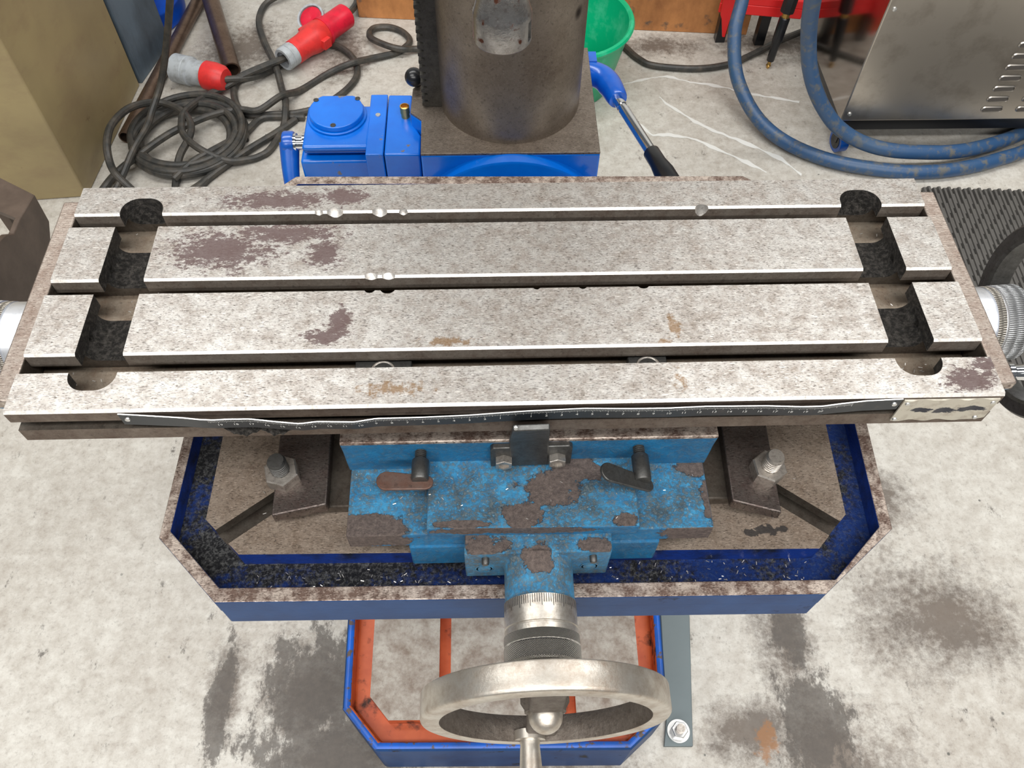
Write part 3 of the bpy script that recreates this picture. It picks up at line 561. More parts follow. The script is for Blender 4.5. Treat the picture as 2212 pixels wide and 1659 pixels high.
b = MB(); b.lathe([(.0248, 0, 0), (.0258, .0004, 0), (.0258, .0185, 0), (.0252, .0190, 0), (.0252, .0196, 0), (.0260, .0202, 0), (.0260, .0240, 0)], (AX[0], yd, AX[2]), (0, -1, 0), 96); dlo = b.build('cross_dial', 'dial', CT); plabel(dlo, 'worn steel dial with engraved graduations')
tk = MB()
for k in range(100):
    a = 2*PI*k/100; nrm = Vector((math.cos(a), 0, math.sin(a))); tg = Vector((-math.sin(a), 0, math.cos(a))); L_ = .0085 if k % 5 == 0 else .0062
    p = Vector(AX)+Vector((0, yd-.0006, 0))+nrm*.02588; q = p+Vector((0, -L_, 0)); t_ = tg*.00022; tk.add([p-t_, p+t_, q+t_, q-t_], [(0, 1, 2, 3)])
tk.build('graduations', 'ink', dlo)
b = MB(); b.lathe([(.0266, 0), (.0266, .0065)], (AX[0], yd-.0243, AX[2]), (0, -1, 0), 96); b.build('knurled_ring', 'knurl', CT)
b = MB(); b.lathe([(.0245, 0), (.0245, .0018)], (AX[0], yd-.0306, AX[2]), (0, -1, 0), 64); b.build('ring_groove', 'ink', CT)
b = MB(); b.lathe([(.0268, 0), (.0268, .0105)], (AX[0], yd-.0322, AX[2]), (0, -1, 0), 96, caps=False); b.lathe([(.0268, .0105), (.0250, .0118), (.0200, .0118), (.0200, .010)], (AX[0], yd-.0322, AX[2]), (0, -1, 0), 96, caps=False); b.lathe([(.0, 0), (.0268, 0)], (AX[0], yd-.0322, AX[2]), (0, -1, 0), 96, caps=False); b.build('lock_ring', 'knurl', CT)
b = MB(); b.lathe([(.0195, 0), (.0195, .010), (.0170, .0120), (.0160, .026)], (AX[0], yd-.0400, AX[2]), (0, -1, 0), 48); b.build('wheel_hub', 'wheelcast', CT)
yw = -.1450; wc = (AX[0], yw, AX[2])
hw = empty('cross_handwheel', wc); attach(hw, CT)
rp = [(.0722, -.0010), (.0820, -.0010), (.0828, -.0006), (.0832, .0004), (.0832, .0150), (.0829, .0162), (.0822, .0172), (.0812, .0176), (.0712, .0180), (.0706, .0176)]
ri = [(.0706, .0176), (.0694, .0100), (.0694, .0040), (.0722, -.0010)]
w = MB(); w.lathe(rp, wc, (0, -1, 0), 144, 0, caps=False); w.lathe(ri, wc, (0, -1, 0), 144, 1, caps=False); w.build('wheel_rim', ['wheel', 'wheelcast'], hw, ang=38)
w = MB(); w.lathe([(.0165, -.004), (.0165, .006), (.0140, .010), (.0140, .012)], wc, (0, -1, 0), 40)
w.build('hub_boss', 'wheelcast', hw)
for sg in (-1, 1):
    w = MB(); w.box((AX[0]-.0115, yw-.0145, AX[2]+(.008 if sg > 0 else -.0715)), (AX[0]+.0115, yw-.0040, AX[2]+(.0715 if sg > 0 else -.008))); w.build('spoke', 'wheelcast', hw, .003, 3)
w = MB(); R_ = .0115; w.lathe([(R_, 0)]+[(R_*math.cos(a*PI/20)+1e-7, .004+R_*math.sin(a*PI/20)) for a in range(0, 11)], (AX[0], yw-.0105, AX[2]), (0, -1, 0), 40); plabel(w.build('dome_nut', 'wheel', hw), 'polished steel dome nut')
w = MB(); hp = (AX[0]-.0085, yw-.0165, AX[2]-.0690); w.lathe([(.0115, -.006), (.0115, .0005), (.0076, .0006), (.0072, .004), (.0085, .025), (.0105, .05), (.0118, .066), (.0095, .080), (1e-6, .083)], hp, (0, -1, .02), 40); plabel(w.build('crank_handle', 'wheel', hw), 'turned steel crank handle')
# gib lock screws with flag levers
for x, ang, ln, mt_, tw in ((-.0645, 0., .031, 'rustylever', 0), (.0928, .52, .036, 'dark', 0)):
    ls = empty('lock_screw', (x, .012, .776)); attach(ls, sd)
    y1 = -.0118 if x < 0 else -.0160
    b = MB(); thread(b, (x, .013, .776), (x, .0045, .776), .0042, .0015); b.build('screw_thread', 'dark', ls)
    b = MB(); b.lathe([(.0058, 0), (.0062, .0006), (.0062, -y1+.0030), (.0055, -y1+.0042)], (x, .0045, .776), (0, -1, 0), 28); b.build('screw_barrel', 'dark', ls)
    poly = []; wd = .0072; yc = y1+.0040
    for i in range(13): a = PI/2+PI*i/12; poly.append((-ln+wd+wd*math.cos(a), yc+wd*math.sin(a)*1.0-.002))
    for i in range(7): a = -PI/2+PI*i/6; poly.append((.004+wd*.75*math.cos(a), yc+wd*.75*math.sin(a)-.004))
    b = MB(); b.prism(poly, -.0012, .0012); Rm = Matrix.Rotation(ang, 3, 'Y')
    b.v = [tuple(Vector((x, 0, .776-.003))+Rm@Vector(p)) for p in b.v]; b.build('flag_lever', mt_, ls, .0005)
# zero pointer bracket
pb = empty('pointer_bracket', (.015, .008, .757)); attach(pb, sd)
poly = [(-.0145, .0), (.0440, .0015), (.0440, .0255), (.0415, .0285), (-.0125, .0270), (-.0145, .0240)]
b = MB(); b.extr([(p[0], .7605+p[1]) for p in poly], .0065, .0115, 'y'); b.build('bracket_foot', 'dark', pb, .0008)
b = MB(); t0, t1 = (.0015, .0285), (.0003, .0236)
b.add([(-.0005, .0065, .7620), (.0275, .0065, .7620), (.0265, .0055, .799), (-.0012, .0055, .799), (.0236, -.0132, .8460), (.0002, -.0132, .8450),
       (-.0005, .0115, .7620), (.0275, .0115, .7620), (.0265, .0095, .801), (-.0012, .0095, .801), (.0236, -.0095, .8480), (.0002, -.0095, .8470)],
      [(0, 1, 2, 3), (3, 2, 4, 5), (7, 6, 9, 8), (8, 9, 11, 10), (5, 4, 10, 11), (0, 3, 9, 6), (3, 5, 11, 9), (2, 1, 7, 8), (4, 2, 8, 10), (1, 0, 6, 7)]); b.build('pointer_tongue', 'dark', pb, .0008)
b = MB(); b.lathe([(.0015, -.001), (.0015, .001), (1e-6, .002)], (.0020, -.0115, .8468), (0, .3, 1), 12); b.build('pointer_pin', 'zinc', pb)
for x, z_ in ((-.0050, .7715), (.0335, .7728)):
    b = MB(); hexnut(b, (x, .0065, z_), (0, -1, 0), .0115, .0058, 0, .5, .0042); b.build('hex_bolt', 'bolt', pb)
# graduated scale riveted along the front, bent and bulging
RU = [(-.2473, .0021), (-.2355, .0011), (-.2200, -.0003), (-.2059, -.0016), (-.1961, -.0030), (-.1871, -.0036), (-.1785, -.0032), (-.1643, -.0033), (-.1487, -.0056), (-.1332, -.0075), (-.1224, -.0062), (-.0991, -.0070), (-.0859, -.0048), (-.0565, -.0045), (-.0270, -.0036), (.0030, -.0017), (.0086, -.0014), (.0459, -.0002), (.0760, -.0011), (.0986, -.0012), (.1244, -.0004), (.1524, -.0008), (.1619, -.0009), (.1845, -.0021), (.1980, -.0020), (.2092, -.0005), (.2272, .0014), (.2513, .0023)]
RU = [(x, y-.0032) for x, y in RU]
def ry(x):
    for (x0, y0), (x1, y1) in zip(RU, RU[1:]):
        if x <= x1: return y0+(y1-y0)*max(0, (x-x0)/(x1-x0))
    return RU[-1][1]
ZR1, ZR0 = .8548, .8425
ru = empty('front_scale', (.002, 0, .85)); attach(ru, CT)
b = MB(); n = 220; v = []; f = []; mm = []
for i in range(n+1):
    x = RU[0][0]+(RU[-1][0]-RU[0][0])*i/n; y = ry(x); yb = y*.75; v += [(x, y, ZR1), (x, y+.0008, ZR1), (x, yb+.0007, ZR0), (x, yb, ZR0)]
for i in range(n):
    a = i*4
    for k in range(4): f.append((a+k, a+(k+1) % 4, a+4+(k+1) % 4, a+4+k)); mm.append(1 if k == 0 else 0)
f += [(0, 1, 2, 3), (n*4+3, n*4+2, n*4+1, n*4)]; mm += [1, 1]; b.add(v, f, mm); b.build('scale_strip', ['ruler', 'bareedge'], ru)
def onscale(x, h):
    t = (ZR1-h)/(ZR1-ZR0); y = ry(x); return Vector((x, y*(1-t)+y*.75*t-.00025, h))
b = MB(); Z0 = .0021
for k in range(-196, 221):
    x = Z0+k*.00982/10*1.0
    if not (-.1965 < x < .2185): continue
    L_ = .0034 if k % 10 == 0 else (.0027 if k % 5 == 0 else .0019); w_ = .00011
    p0, p1 = onscale(x, ZR1-.0007), onscale(x, ZR1-.0007-L_); b.add([p0-Vector((w_, 0, 0)), p0+Vector((w_, 0, 0)), p1+Vector((w_, 0, 0)), p1-Vector((w_, 0, 0))], [(0, 1, 2, 3)])
b.build('scale_ticks', 'print', ru)
b = MB()
for k in list(range(-19, 0))+list(range(1, 21)):
    x = Z0+k*.00982; v, f = text_mesh(str(abs(k)), .0036)
    b.add([onscale(x+p[0], ZR1-.0066+p[1]) for p in v], f)
b.build('scale_numerals', 'print', ru)
for x in (-.2425, .2470):
    h = MB(); h.lathe([(.0019, 0), (.0016, .0009), (1e-6, .0013)], (x, ry(x), ZR1-.0050), (0, -1, 0), 16); h.build('scale_rivet', 'zinc', ru)
for gx, gw in ((-.1735, .016), (-.1520, .015)):
    h = MB(); n = 14; v = []; f = []
    for i in range(n+1):
        t = i/n; w_ = math.sin(PI*t)
        for j in range(7): a = PI*j/6; q = 1+.35*mnoise.noise((gx*90+i*.9, j*.8, 2)); v.append((gx+gw*(t-.5)*2*.9, -.0005-.0052*w_*q*math.sin(a), .8362-.0012*math.cos(a)*w_-.0022*math.sin(a)*w_*q))
    f = [(i*7+j, i*7+j+1, (i+1)*7+j+1, (i+1)*7+j) for i in range(n) for j in range(6)]; h.add(v, f); h.build('grit_heap', 'castblack', CT)
# name plate
b = MB(); n = 24; v = []; f = []
for i in range(n+1):
    x = .2525+.0625*i/n; bl = -.0012-.0006*math.sin(i*.9); lo = .8290+(.0025*max(0, (i-14)/10)*math.sin(i*.6) if i > 14 else 0)
    v += [(x, bl, .8538-.0003*math.sin(i*1.3)), (x, -.0002, .8538), (x, -.0002, lo), (x, bl, lo)]
for i in range(n):
    a = i*4; f += [(a+k, a+(k+1) % 4, a+4+(k+1) % 4, a+4+k) for k in range(4)]
f += [(0, 1, 2, 3), (n*4+3, n*4+2, n*4+1, n*4)]
b.add(v, f); npo = b.build('name_plate', 'plate', CT); plabel(npo, 'pale worn metal plate with illegible dark print')
for x, z_ in ((.2555, .8505), (.2545, .8315), (.3115, .8505), (.3085, .8320)):
    h = MB(); h.lathe([(.0017, 0), (.0014, .0009), (1e-6, .0012)], (x, -.0014, z_), (0, -1, 0), 14); h.build('plate_rivet', 'zinc', npo)

# ------------------------------------------------------------------ strap clamps and T-nuts
for side, poly, nut, lab, rt in ((-1, [(-.1824, -.0082), (-.1414, .0003), (-.1440, .105), (-.1860, .105)], (-.1765, .0245), 'dark steel strap clamp with a big hex nut, left of the blue saddle', .25),
                             (1, [(.1727, -.0040), (.2092, -.0151), (.2150, .105), (.1770, .105)], (.2035, .0195), 'dark steel strap clamp with a big hex nut, right of the blue saddle', .1)):
    sc = empty('strap_clamp', (nut[0], .05, .703)); tag(sc, lab, 'clamp', 'strap clamps holding the cross slide')
    b = MB(); b.prism(poly, .7035, .716); b.build('strap', 'clamp', sc, .0012)
    tilt = Vector((.07*side*0, -.04, 1)).normalized(); c0 = Vector((*nut, .716))
    b = MB(); hexnut(b, c0, tilt, .0240, .0135, 0, rt, .0074); b.build('hex_nut', 'bolt', sc)
    b = MB(); thread(b, c0+tilt*.004, c0+tilt*.0300, .0072, .0026); b.build('threaded_stud', 'dark' if side < 0 else 'bolt', sc)
for x0, x1, lab in ((-.1042, -.0665, 'dark oily T-nut in the front slot, above the left lock screw'), (.0800, .1062, 'dark oily T-nut in the front slot, above the right lock screw')):
    b = MB(); b.box((x0, .0272, .8312), (x1, .0465, .8420)); xc = (x0+x1)/2
    b.lathe([(.0085, .8420), (.0085, .8426), (.0075, .8430), (.0066, .8422)], (xc, .0372, 0), (0, 0, 1), 28, 1, caps=False)
    o = b.build('t_nut', ['dark', 'bolt'], None, .0006); tag(o, lab, 'nut', 'T-nuts in the table slot')

# ------------------------------------------------------------------ swarf
sw = MB()
def chip(p, s_):
    R3 = Matrix.Rotation(random.uniform(0, PI), 3, 'Z')@Matrix.Rotation(random.uniform(-.5, .5), 3, 'X')
    a, b_, c_ = s_*random.uniform(.5, 1.4), s_*.22, s_*.12; sw.box((p[0]-a/2, p[1]-b_/2, p[2]), (p[0]+a/2, p[1]+b_/2, p[2]+c_), 0, R3)
for _ in range(120): chip((random.uniform(-.2, .24), random.uniform(-.054, -.036), .6725), .0022)
for _ in range(60): chip((random.uniform(-.3, .3), random.uniform(.034, .042), .8325), .0022)
for _ in range(40): chip((random.choice((-1, 1))*random.uniform(.25, .30), random.uniform(.03, .18), .833), .0022)
for _ in range(24): chip((random.uniform(-.22, .25), random.uniform(-.025, .06), .6925), .0022)
for _ in range(26): chip((random.uniform(-.11, .14), random.uniform(-.035, .01), .7575), .0018)
o = sw.build('swarf', 'swarf'); o['kind'] = 'stuff'; tag(o, 'tiny bright metal chips scattered in the slots and gutter', 'metal chips')

# ------------------------------------------------------------------ things on the floor behind, left
cb = empty('beige_cabinet', (-1.2, 1.3, 0)); tag(cb, 'beige enamelled steel cabinet standing behind the left end of the table', 'cabinet')
b = MB(); b.prism([(-1.75, 1.015), (-.8870, 1.0935), (-.8565, 1.478), (-1.75, 1.52)], 0, .95); b.build('cabinet_body', 'beige', cb, .004)
o = MB(); o.prism([(-.8750, 1.487), (-.8520, 1.484), (-.8160, 1.647), (-.8390, 1.652)], 0, .9); o = o.build('steel_panel', 'bluegrey', None, .003); tag(o, 'upright blue-grey sheet steel panel just behind the beige cabinet', 'panel')
d = MB(); d.lathe([(.138, 0), (.144, .006), (.146, .03), (.147, .05), (.149, .054), (.149, .060), (.147, .064), (.149, .33), (.14, .36), (.05, .37)], (-.945, 1.772, 0), (0, 0, 1), 64); o = d.build('plastic_drum', 'drum'); tag(o, 'blue plastic drum behind the brown pipes', 'drum')
def pipe(a, b, r, name, label):
    d = Vector(b)-Vector(a); m_ = MB(); m_.lathe([(r*.82, .03), (r*.82, 0), (r, 0), (r, d.length), (r*.82, d.length)], a, d, 32, caps=False); o = m_.build(name, 'pipe'); return tag(o, label, 'pipe', 'brown steel pipes on the floor')
pipe((-.8375, 1.266, .0168), (-.731, 2.10, .0168), .0165, 'steel_pipe', 'brown steel pipe lying on the floor with its open end beside the beige cabinet')
pipe((-.6315, 1.502, .0235), (-.790, 1.97, .0770), .0215, 'steel_pipe', 'thicker brown steel pipe ending behind the grey and red plug')
# plug
pl = empty('power_plug', (-.7, 1.47, 0)); tag(pl, 'grey and red round power plug lying beside the brown pipes', 'plug')
A, B_ = Vector((-.7650, 1.4985, .034)), Vector((-.6330, 1.4480, .036)); dv = B_-A; L_ = dv.length
b = MB(); b.lathe([(.029, 0), (.034, .002), (.034, .034), (.0325, .036), (.0345, .038), (.0345, .046), (.030, .049), (.0285, L_*.62)], A, dv, 40, caps=False); b.lathe([(.0, .012), (.029, .012), (.029, 0)], A, dv, 40, caps=False); b.build('plug_shell', 'greyplastic', pl)
for k in range(5):
    a = k*2*PI/5; x, y, z_ = frame(dv); p = A+(x*math.cos(a)+y*math.sin(a))*.017+dv.normalized()*.012; q = MB(); q.cyl(p, p-dv.normalized()*.010, .0028, 10); q.build('plug_pin', 'brass', pl)
b = MB(); b.lathe([(.030, L_*.60), (.0335, L_*.62), (.034, L_*.78), (.0310, L_*.93), (.024, L_), (.010, L_)], A, dv, 40); b.build('plug_cap', 'redplastic', pl)
b = MB(); b.tube([(-.637, 1.449, .036), (-.592, 1.464, .028), (-.564, 1.488, .018), (-.527, 1.538, .008), (-.466, 1.603, .008), (-.401, 1.623, .008), (-.351, 1.582, .008), (-.329, 1.522, .008), (-.333, 1.477, .008), (-.363, 1.424, .008), (-.409, 1.378, .008), (-.461, 1.357, .008), (-.504, 1.354, .008), (-.548, 1.351, .008), (-.581, 1.357, .008), (-.605, 1.388, .008), (-.620, 1.436, .008), (-.618, 1.479, .008), (-.585, 1.500, .008), (-.53, 1.53, .008)], .0083, 10); b.build('plug_cable', 'rubber', pl)
# coupler with plug inserted
cp = empty('power_coupler', (-.43, 1.61, 0)); tag(cp, 'joined red industrial power coupler with a grey gland, lying on the cables', 'coupler')
A, B_ = Vector((-.5020, 1.5200, .040)), Vector((-.3640, 1.6960, .044)); dv = B_-A; L_ = dv.length; u = dv.normalized()
b = MB(); b.lathe([(.020, -.004), (.027, -.004), (.0285, .0), (.0285, .012), (.0270, .013), (.0285, .014), (.0285, .030), (.024, .032)], A, dv, 14, caps=False); b.build('cable_gland', 'greyplastic', cp)
b = MB(); b.lathe([(.027, .030), (.0295, .032), (.0300, .070), (.036, .098), (.0365, .125), (.0345, .128), (.0345, .136), (.03, .138)], A, dv, 40); x, y, z_ = frame(dv)
for sg in (-1, 1): c0 = A+u*.108+x*sg*.033; b.box(c0-Vector((.012, .012, .012)), c0+Vector((.012, .012, .012)), 0, Matrix((x, y, u)).transposed())
b.build('coupler_body', 'redplastic', cp, .001)
b = MB(); b.lathe([(.036, .134), (.036, .142), (.0315, .144), (.0305, .195), (.0310, .197), (.0305, L_-.004), (.027, L_), (.010, L_)], A, dv, 40); b.build('inserted_plug', 'crimson', cp)
b = MB(); b.lathe([(.031, -.006), (.036, -.006), (.036, .006), (.031, .006), (.031, -.002), (1e-6, -.002)], (-.4480, 1.6640, .056), (-.25, -.45, .85), 40, 0, caps=False); lid = b.build('spring_lid', 'greyplastic', cp)
b = MB(); b.lathe([(.029, -.0015), (.029, .003), (.024, .004), (1e-6, .001)], (-.4480, 1.6640, .056), (-.25, -.45, .85), 40, caps=False); b.build('lid_seal', 'crimson', lid)
b = MB(); b.tube([(-.515, 1.857, .020), (-.560, 1.821, .020), (-.590, 1.800, .012), (-.601, 1.760, .008), (-.597, 1.709, .008), (-.576, 1.643, .008), (-.540, 1.551, .022), (-.521, 1.499, .026), (-.506, 1.447, .012), (-.489, 1.393, .022), (-.482, 1.348, .024), (-.486, 1.303, .008), (-.505, 1.234, .008), (-.528, 1.208, .008), (-.555, 1.195, .010), (-.595, 1.182, .020), (-.654, 1.202, .038), (-.693, 1.243, .042), (-.705, 1.281, .044), (-.706, 1.329, .040), (-.677, 1.406, .022), (-.636, 1.446, .020), (-.598, 1.464, .034), (-.550, 1.491, .040), (-.493, 1.530, .040)], .0083, 10); b.build('coupler_cable', 'rubber', cp)
b = MB(); b.tube([(-.366, 1.690, .045), (-.354, 1.744, .030), (-.350, 1.799, .015), (-.353, 1.854, .008), (-.367, 1.932, .008)], .0083, 10); b.build('inserted_plug_cable', 'rubber', cp)
# loose cables
b = MB()
pts = []
for i in range(7*16+1):
    t = i/16*2*PI; lp = i/16; r = .115+.010*math.sin(lp*2.3)+.006*math.sin(lp*5.1+1); pts.append((-.696+.006*math.cos(lp*1.7)+r*math.cos(t)*1.02, 1.265+.008*math.sin(lp*2.1)+r*1.03*math.sin(t), .008+.0032*lp+.003*math.sin(t*2)))
pts += [(-.60, 1.215, .012), (-.64, 1.120, .008), (-.70, 1.05, .008)]
b.tube(pts, .0083, 10, 0, 3)
b.tube([(-.693, 1.082, .008), (-.700, 1.125, .008), (-.696, 1.183, .030), (-.682, 1.238, .038), (-.685, 1.280, .040), (-.708, 1.321, .040), (-.740, 1.345, .042), (-.779, 1.348, .050), (-.817, 1.303, .070), (-.833, 1.232, .085), (-.832, 1.176, .085), (-.825, 1.136, .070), (-.819, 1.122, .040), (-.789, 1.101, .012)], .0083, 10)
b.tube([(-.44, 1.342, .008), (-.516, 1.345, .008), (-.546, 1.335, .008), (-.571, 1.285, .012), (-.626, 1.204, .030), (-.664, 1.168, .030), (-.700, 1.125, .020)], .0083, 10)
b.tube([(-.46, 1.335, .008), (-.50, 1.285, .010), (-.552, 1.229, .012), (-.609, 1.165, .010), (-.644, 1.120, .008), (-.673, 1.089, .008)], .0083, 10)
o = b.build('coiled_cable', 'rubber'); tag(o, 'black rubber cable coiled in rings on the floor beside the beige cabinet', 'cable', 'black cables on the floor')
b = MB(); b.tube([(.897, 1.705, .008), (.820, 1.661, .012), (.743, 1.616, .012), (.665, 1.566, .008), (.604, 1.531, .008), (.518, 1.515, .008), (.415, 1.528, .008), (.375, 1.56, .008), (.30, 1.655, .008), (.1, 1.665, .008), (-.067, 1.60, .008), (-.178, 1.601, .010), (-.218, 1.583, .022), (-.252, 1.591, .025), (-.296, 1.628, .020), (-.307, 1.661, .014), (-.296, 1.691, .010), (-.258, 1.697, .008), (-.222, 1.675, .008), (-.203, 1.639, .008), (-.216, 1.608, .008), (-.242, 1.585, .008), (-.299, 1.559, .012), (-.341, 1.524, .024), (-.396, 1.510, .008), (-.460, 1.443, .008), (-.494, 1.385, .036), (-.544, 1.346, .026), (-.590, 1.352, .024), (-.646, 1.327, .030), (-.697, 1.283, .036), (-.735, 1.249, .036), (-.782, 1.195, .032), (-.833, 1.148, .016), (-.862, 1.080, .008)], .0083, 10)
o = b.build('power_cable', 'rubber'); tag(o, 'long black cable crossing the floor with one small loop behind the column', 'cable', 'black cables on the floor')
b = MB(); b.tube([(-.56, 1.20, .56), (-.599, 1.246, .420), (-.635, 1.286, .340), (-.680, 1.320, .240), (-.716, 1.332, .160), (-.740, 1.325, .110), (-.765, 1.290, .070), (-.771, 1.249, .060), (-.790, 1.190, .050), (-.811, 1.126, .026), (-.832, 1.05, .008)], .0078, 10)
o = b.build('hanging_cable', 'rubber'); tag(o, 'thin black cable hanging straight down over the brown pipe', 'cable', 'black cables on the floor')
# brown steel stand at the left edge
bs_ = empty('steel_stand', (-.72, .55, 0)); tag(bs_, 'brown painted bent steel stand at the left edge behind the left handwheel', 'stand')
pA = [(.6082, .4658), (.6040, .4171), (.500, .33), (.35, .33), (.35, .52), (.42, .505), (.4944, .4928), (.512, .486), (.5245, .4742), (.5501, .4745)]
b = MB(); b.extr(pA, -.658, -.650, 'x'); b.build('side_plate', 'brownpaint', bs_, .0015)
b = MB(); b.add([(-.652, .608, .466), (-.652, .552, .474), (-.86, .66, .474), (-.86, .735, .466)], [(0, 1, 2, 3)]); b.add([(-.652, .608, .458), (-.652, .552, .466), (-.86, .66, .466), (-.86, .735, .458)], [(3, 2, 1, 0)]); b.f += [(0, 4, 5, 1), (1, 5, 6, 2), (2, 6, 7, 3), (3, 7, 4, 0)]; b.m += [0]*4; b.build('top_strip', 'brownpaint', bs_)
for x_, y_, h_ in ((-.70, .61, .468), (-.86, .69, .468)):
    b = MB(); b.box((x_-.012, y_-.012, 0), (x_, y_+.012, h_)); b.build('stand_leg', 'brownpaint', bs_)

# ------------------------------------------------------------------ behind and right
b = MB(); a_ = Vector((-.3429, 1.7534)); c_ = Vector((.6756, 1.6645)); dr = (c_-a_).normalized(); nn = Vector((-dr.y, dr.x))
pts2 = [a_, c_, c_+nn*.03, a_+nn*.03]; b.prism([(p.x, p.y) for p in pts2], 0, .42); o = b.build('wooden_board', 'wood', None, .002); tag(o, 'orange-brown stained wooden board standing on edge behind the column', 'board')
b = MB(); b.lathe([(.108, .012), (.0, .012)], (.1796, 1.4850, 0), (0, 0, 1), 64, caps=False)
b.lathe([(.0, 0), (.113, 0), (.117, .004), (.150, .158), (.1570, .160), (.1590, .166), (.1560, .171), (.1500, .172), (.1455, .168), (.135, .11), (.1335, .106), (.110, .014), (.100, .012), (0, .012)], (.1796, 1.4850, 0), (0, 0, 1), 72, caps=False); o = b.build('plastic_tub', 'green'); tag(o, 'round green plastic tub on the floor behind the column', 'tub')
rd = empty('red_trolley', (.75, 1.66, 0)); tag(rd, 'red sheet steel frame at the top edge between the two blue hose strands', 'trolley')
b = MB(); b.prism([(.5716, 1.615), (.772, 1.5834), (.780, 1.6434), (.58, 1.655)], .122, .142); b.prism([(.5716, 1.615), (.772, 1.5834), (.773, 1.5894), (.572, 1.621)], .096, .122); b.build('frame_bar', 'redsteel', rd, .002)
b = MB(); b.extr([(.572, .142), (.618, .142), (.612, .095), (.600, .086), (.598, .04), (.592, .04), (.580, .088), (.574, .10)], 1.598, 1.604, 'y'); b.build('corner_gusset', 'redsteel', rd)
for x, y in ((.60, 1.645), (.700, 1.632)): b = MB(); b.box((x-.012, y-.012, 0), (x+.012, y+.012, .122)); b.build('trolley_leg', 'blackplastic', rd)
gz = empty('spray_lance', (.704, 1.526, 0)); tag(gz, 'worn black lance with a brass tip standing on the floor between the blue hose strands', 'lance')
A = Vector((.7040, 1.5260, .0)); B_ = Vector((.716, 1.542, .168)); dv = B_-A; L_ = dv.length
b = MB(); b.lathe([(.003, 0), (.0065, .008), (.0045, .012), (.0045, .022)], A, dv, 16); b.build('brass_tip', 'brass', gz)
b = MB(); b.lathe([(.0085, .020), (.0095, .022), (.0100, .06), (.0125, .075), (.0130, .130), (.011, .133)], A, dv, 24); b.build('lance_tube', 'blackplastic', gz)
b = MB(); b.lathe([(.0095, .132), (.0095, .148)], A, dv, 20); b.build('brass_ring', 'brass', gz)
b = MB(); b.lathe([(.0165, .146), (.0175, .150), (.0175, .29), (.014, .30)], A, dv, 8); b.build('lance_body', 'blackplastic', gz)
for pts3, r, nm, lb in (([(.60, 1.58, .32), (.593, 1.546, .240), (.591, 1.517, .190), (.576, 1.471, .150), (.575, 1.425, .110), (.581, 1.384, .080), (.598, 1.337, .055), (.623, 1.288, .036), (.661, 1.239, .024), (.717, 1.194, .018), (.786, 1.157, .017), (.859, 1.136, .017), (.934, 1.124, .017), (1.012, 1.125, .017), (1.096, 1.141, .017), (1.168, 1.165, .017), (1.228, 1.187, .017), (1.347, 1.245, .017), (1.6, 1.3, .017)], .0158, 'blue_hose', 'dirty blue hose strand forming the outer, lower curve on the floor'),
                    ([(.52, 1.03, .62), (.568, 1.098, .500), (.597, 1.144, .420), (.617, 1.173, .360), (.639, 1.196, .300), (.661, 1.201, .240), (.689, 1.199, .185), (.725, 1.194, .135), (.766, 1.184, .095), (.820, 1.170, .067), (.886, 1.158, .052), (.966, 1.155, .046), (1.050, 1.163, .040), (1.144, 1.196, .030), (1.250, 1.249, .020), (1.362, 1.310, .018), (1.6, 1.4, .018)], .0160, 'blue_hose', 'dirty blue hose strand forming the inner, upper curve against the stainless machine')):
    b = MB(); b.tube(pts3, r, 20); o = b.build(nm, 'hose'); tag(o, lb, 'hose', 'blue hose strands')
# stainless machine
sm_ = empty('stainless_machine', (1.2, 1.4, 0)); tag(sm_, 'stainless steel machine housing with vent slots at the top right', 'machine')
b = MB(); b.box((.7850, 1.2211, .080), (1.6, 1.62, .95), 0); bo = b.build('housing', ['stainless', 'mirror'], sm_, .003)
for p in bo.data.polygons:
    if p.normal.x < -.9: p.material_index = 1
b = MB(); b.box((.80, 1.235, .045), (1.58, 1.60, .0795)); b.build('under_frame', 'blackplastic', sm_)
for cx, z0 in ((.80, .352), (.80, .10)):
    h = MB(); h.lathe([(.005, 0), (.004, .003), (1e-6, .004)], (cx, 1.2211, z0), (0, -1, 0), 14); h.build('housing_screw', 'zinc', sm_)
def pill(x, z_, wd, hg):
    b = MB(); poly = []; n = 8; r = hg/2
    for i in range(n+1): a = -PI/2+PI*i/n; poly.append((x+wd/2-r+r*math.cos(a), z_+r*math.sin(a)))
    for i in range(n+1): a = PI/2+PI*i/n; poly.append((x-wd/2+r+r*math.cos(a), z_+r*math.sin(a)))
    inn = inset(poly, .0022); m_ = len(poly)
    v = [(p[0], 1.2205, p[1]) for p in poly]+[(p[0], 1.2185, p[1]) for p in inn]+[(p[0], 1.2212, p[1]) for p in inset(poly, .003)]
    b.add(v, [(i, (i+1) % m_, m_+(i+1) % m_, m_+i) for i in range(m_)]+[(m_+i, m_+(i+1) % m_, 2*m_+(i+1) % m_, 2*m_+i) for i in range(m_)], 0); b.add([(p[0], 1.2208, p[1]) for p in inset(poly, .003)], [tuple(range(m_))], 1)
    return b
first = None
for cxi in range(4):
    for k in range(8):
        x = 1.118+cxi*.079; z_ = .1095+k*.0268
        if first is None: first = pill(x, z_, .050, .0155).build('vent_slot', ['stainless', 'vent'], sm_); x_0, z_0 = x, z_
        else:
            q = first.copy(); C.objects.link(q); q.parent = sm_; q.matrix_parent_inverse = first.matrix_parent_inverse.copy(); q.location = (x-x_0, 0, z_-z_0)
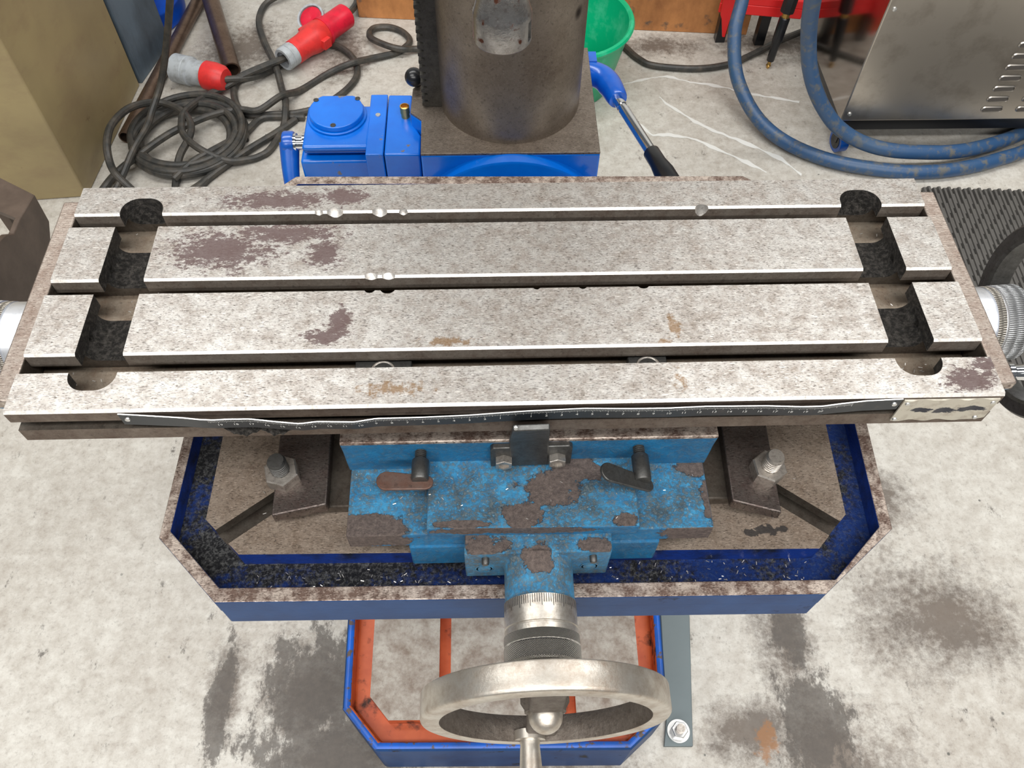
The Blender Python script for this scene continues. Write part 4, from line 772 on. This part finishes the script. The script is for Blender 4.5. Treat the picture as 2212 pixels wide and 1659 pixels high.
for cx, cy in ((.803, 1.222), (1.5, 1.25), (.83, 1.57)):
    c0 = Vector((cx, cy, .0265)); b = MB(); b.lathe([(.0265, -.010), (.0265, .010)], c0, (1, .15, 0), 32, 0); b.lathe([(.018, -.0115), (.018, .0115)], c0, (1, .15, 0), 24, 1); b.box((cx-.012, cy-.01, .026), (cx+.012, cy+.01, .046), 1); b.build('caster', ['bluelever', 'dark'], sm_)
# ribbed rubber mat
mt_ = empty('rubber_mat', (1.15, .8, 0)); tag(mt_, 'black ribbed rubber floor mat behind the right handwheel', 'mat')
ang = math.radians(3.8); ux = Vector((math.cos(ang), -math.sin(ang), 0)); uy = Vector((math.sin(ang), math.cos(ang), 0)); org = Vector((.925, .535, 0))
def mp(a, b_, z_): p = org+ux*a+uy*b_; return (p.x, p.y, z_)
b = MB(); b.add([mp(0, 0, 0), mp(.6, 0, 0), mp(.6, .545, 0), mp(0, .545, 0), mp(0, 0, .005), mp(.6, 0, .005), mp(.6, .545, .005), mp(0, .545, .005)], [(3, 2, 1, 0), (4, 5, 6, 7), (0, 1, 5, 4), (1, 2, 6, 5), (2, 3, 7, 6), (3, 0, 4, 7)]); b.build('mat_sheet', 'matdark', mt_)
b = MB(); k = 0
while k*.0112 < .59:
    a = k*.0112; e = .55+.004*(k % 2); q = [mp(a, 0, .004), mp(a+.0074, 0, .004), mp(a+.0062, 0, .0115), mp(a+.0012, 0, .0115)]; q2 = [mp(a, e, .004), mp(a+.0074, e, .004), mp(a+.0062, e-.003, .0115), mp(a+.0012, e-.003, .0115)]
    b.add(q+q2, [(0, 1, 2, 3), (7, 6, 5, 4), (0, 4, 5, 1), (1, 5, 6, 2), (2, 6, 7, 3), (3, 7, 4, 0)])
    for j in range(11): c = .022+j*.045+(k % 3)*.015; b.add([mp(a+.0070, c, .004), mp(a+.0115, c, .004), mp(a+.0115, c+.030, .004), mp(a+.0070, c+.030, .004), mp(a+.0070, c, .0085), mp(a+.0115, c, .0085), mp(a+.0115, c+.030, .0085), mp(a+.0070, c+.030, .0085)], [(4, 5, 6, 7), (0, 1, 5, 4), (2, 3, 7, 6)])
    k += 1
o = b.build('mat_ribs', 'matrubber', mt_); o['kind'] = 'stuff'
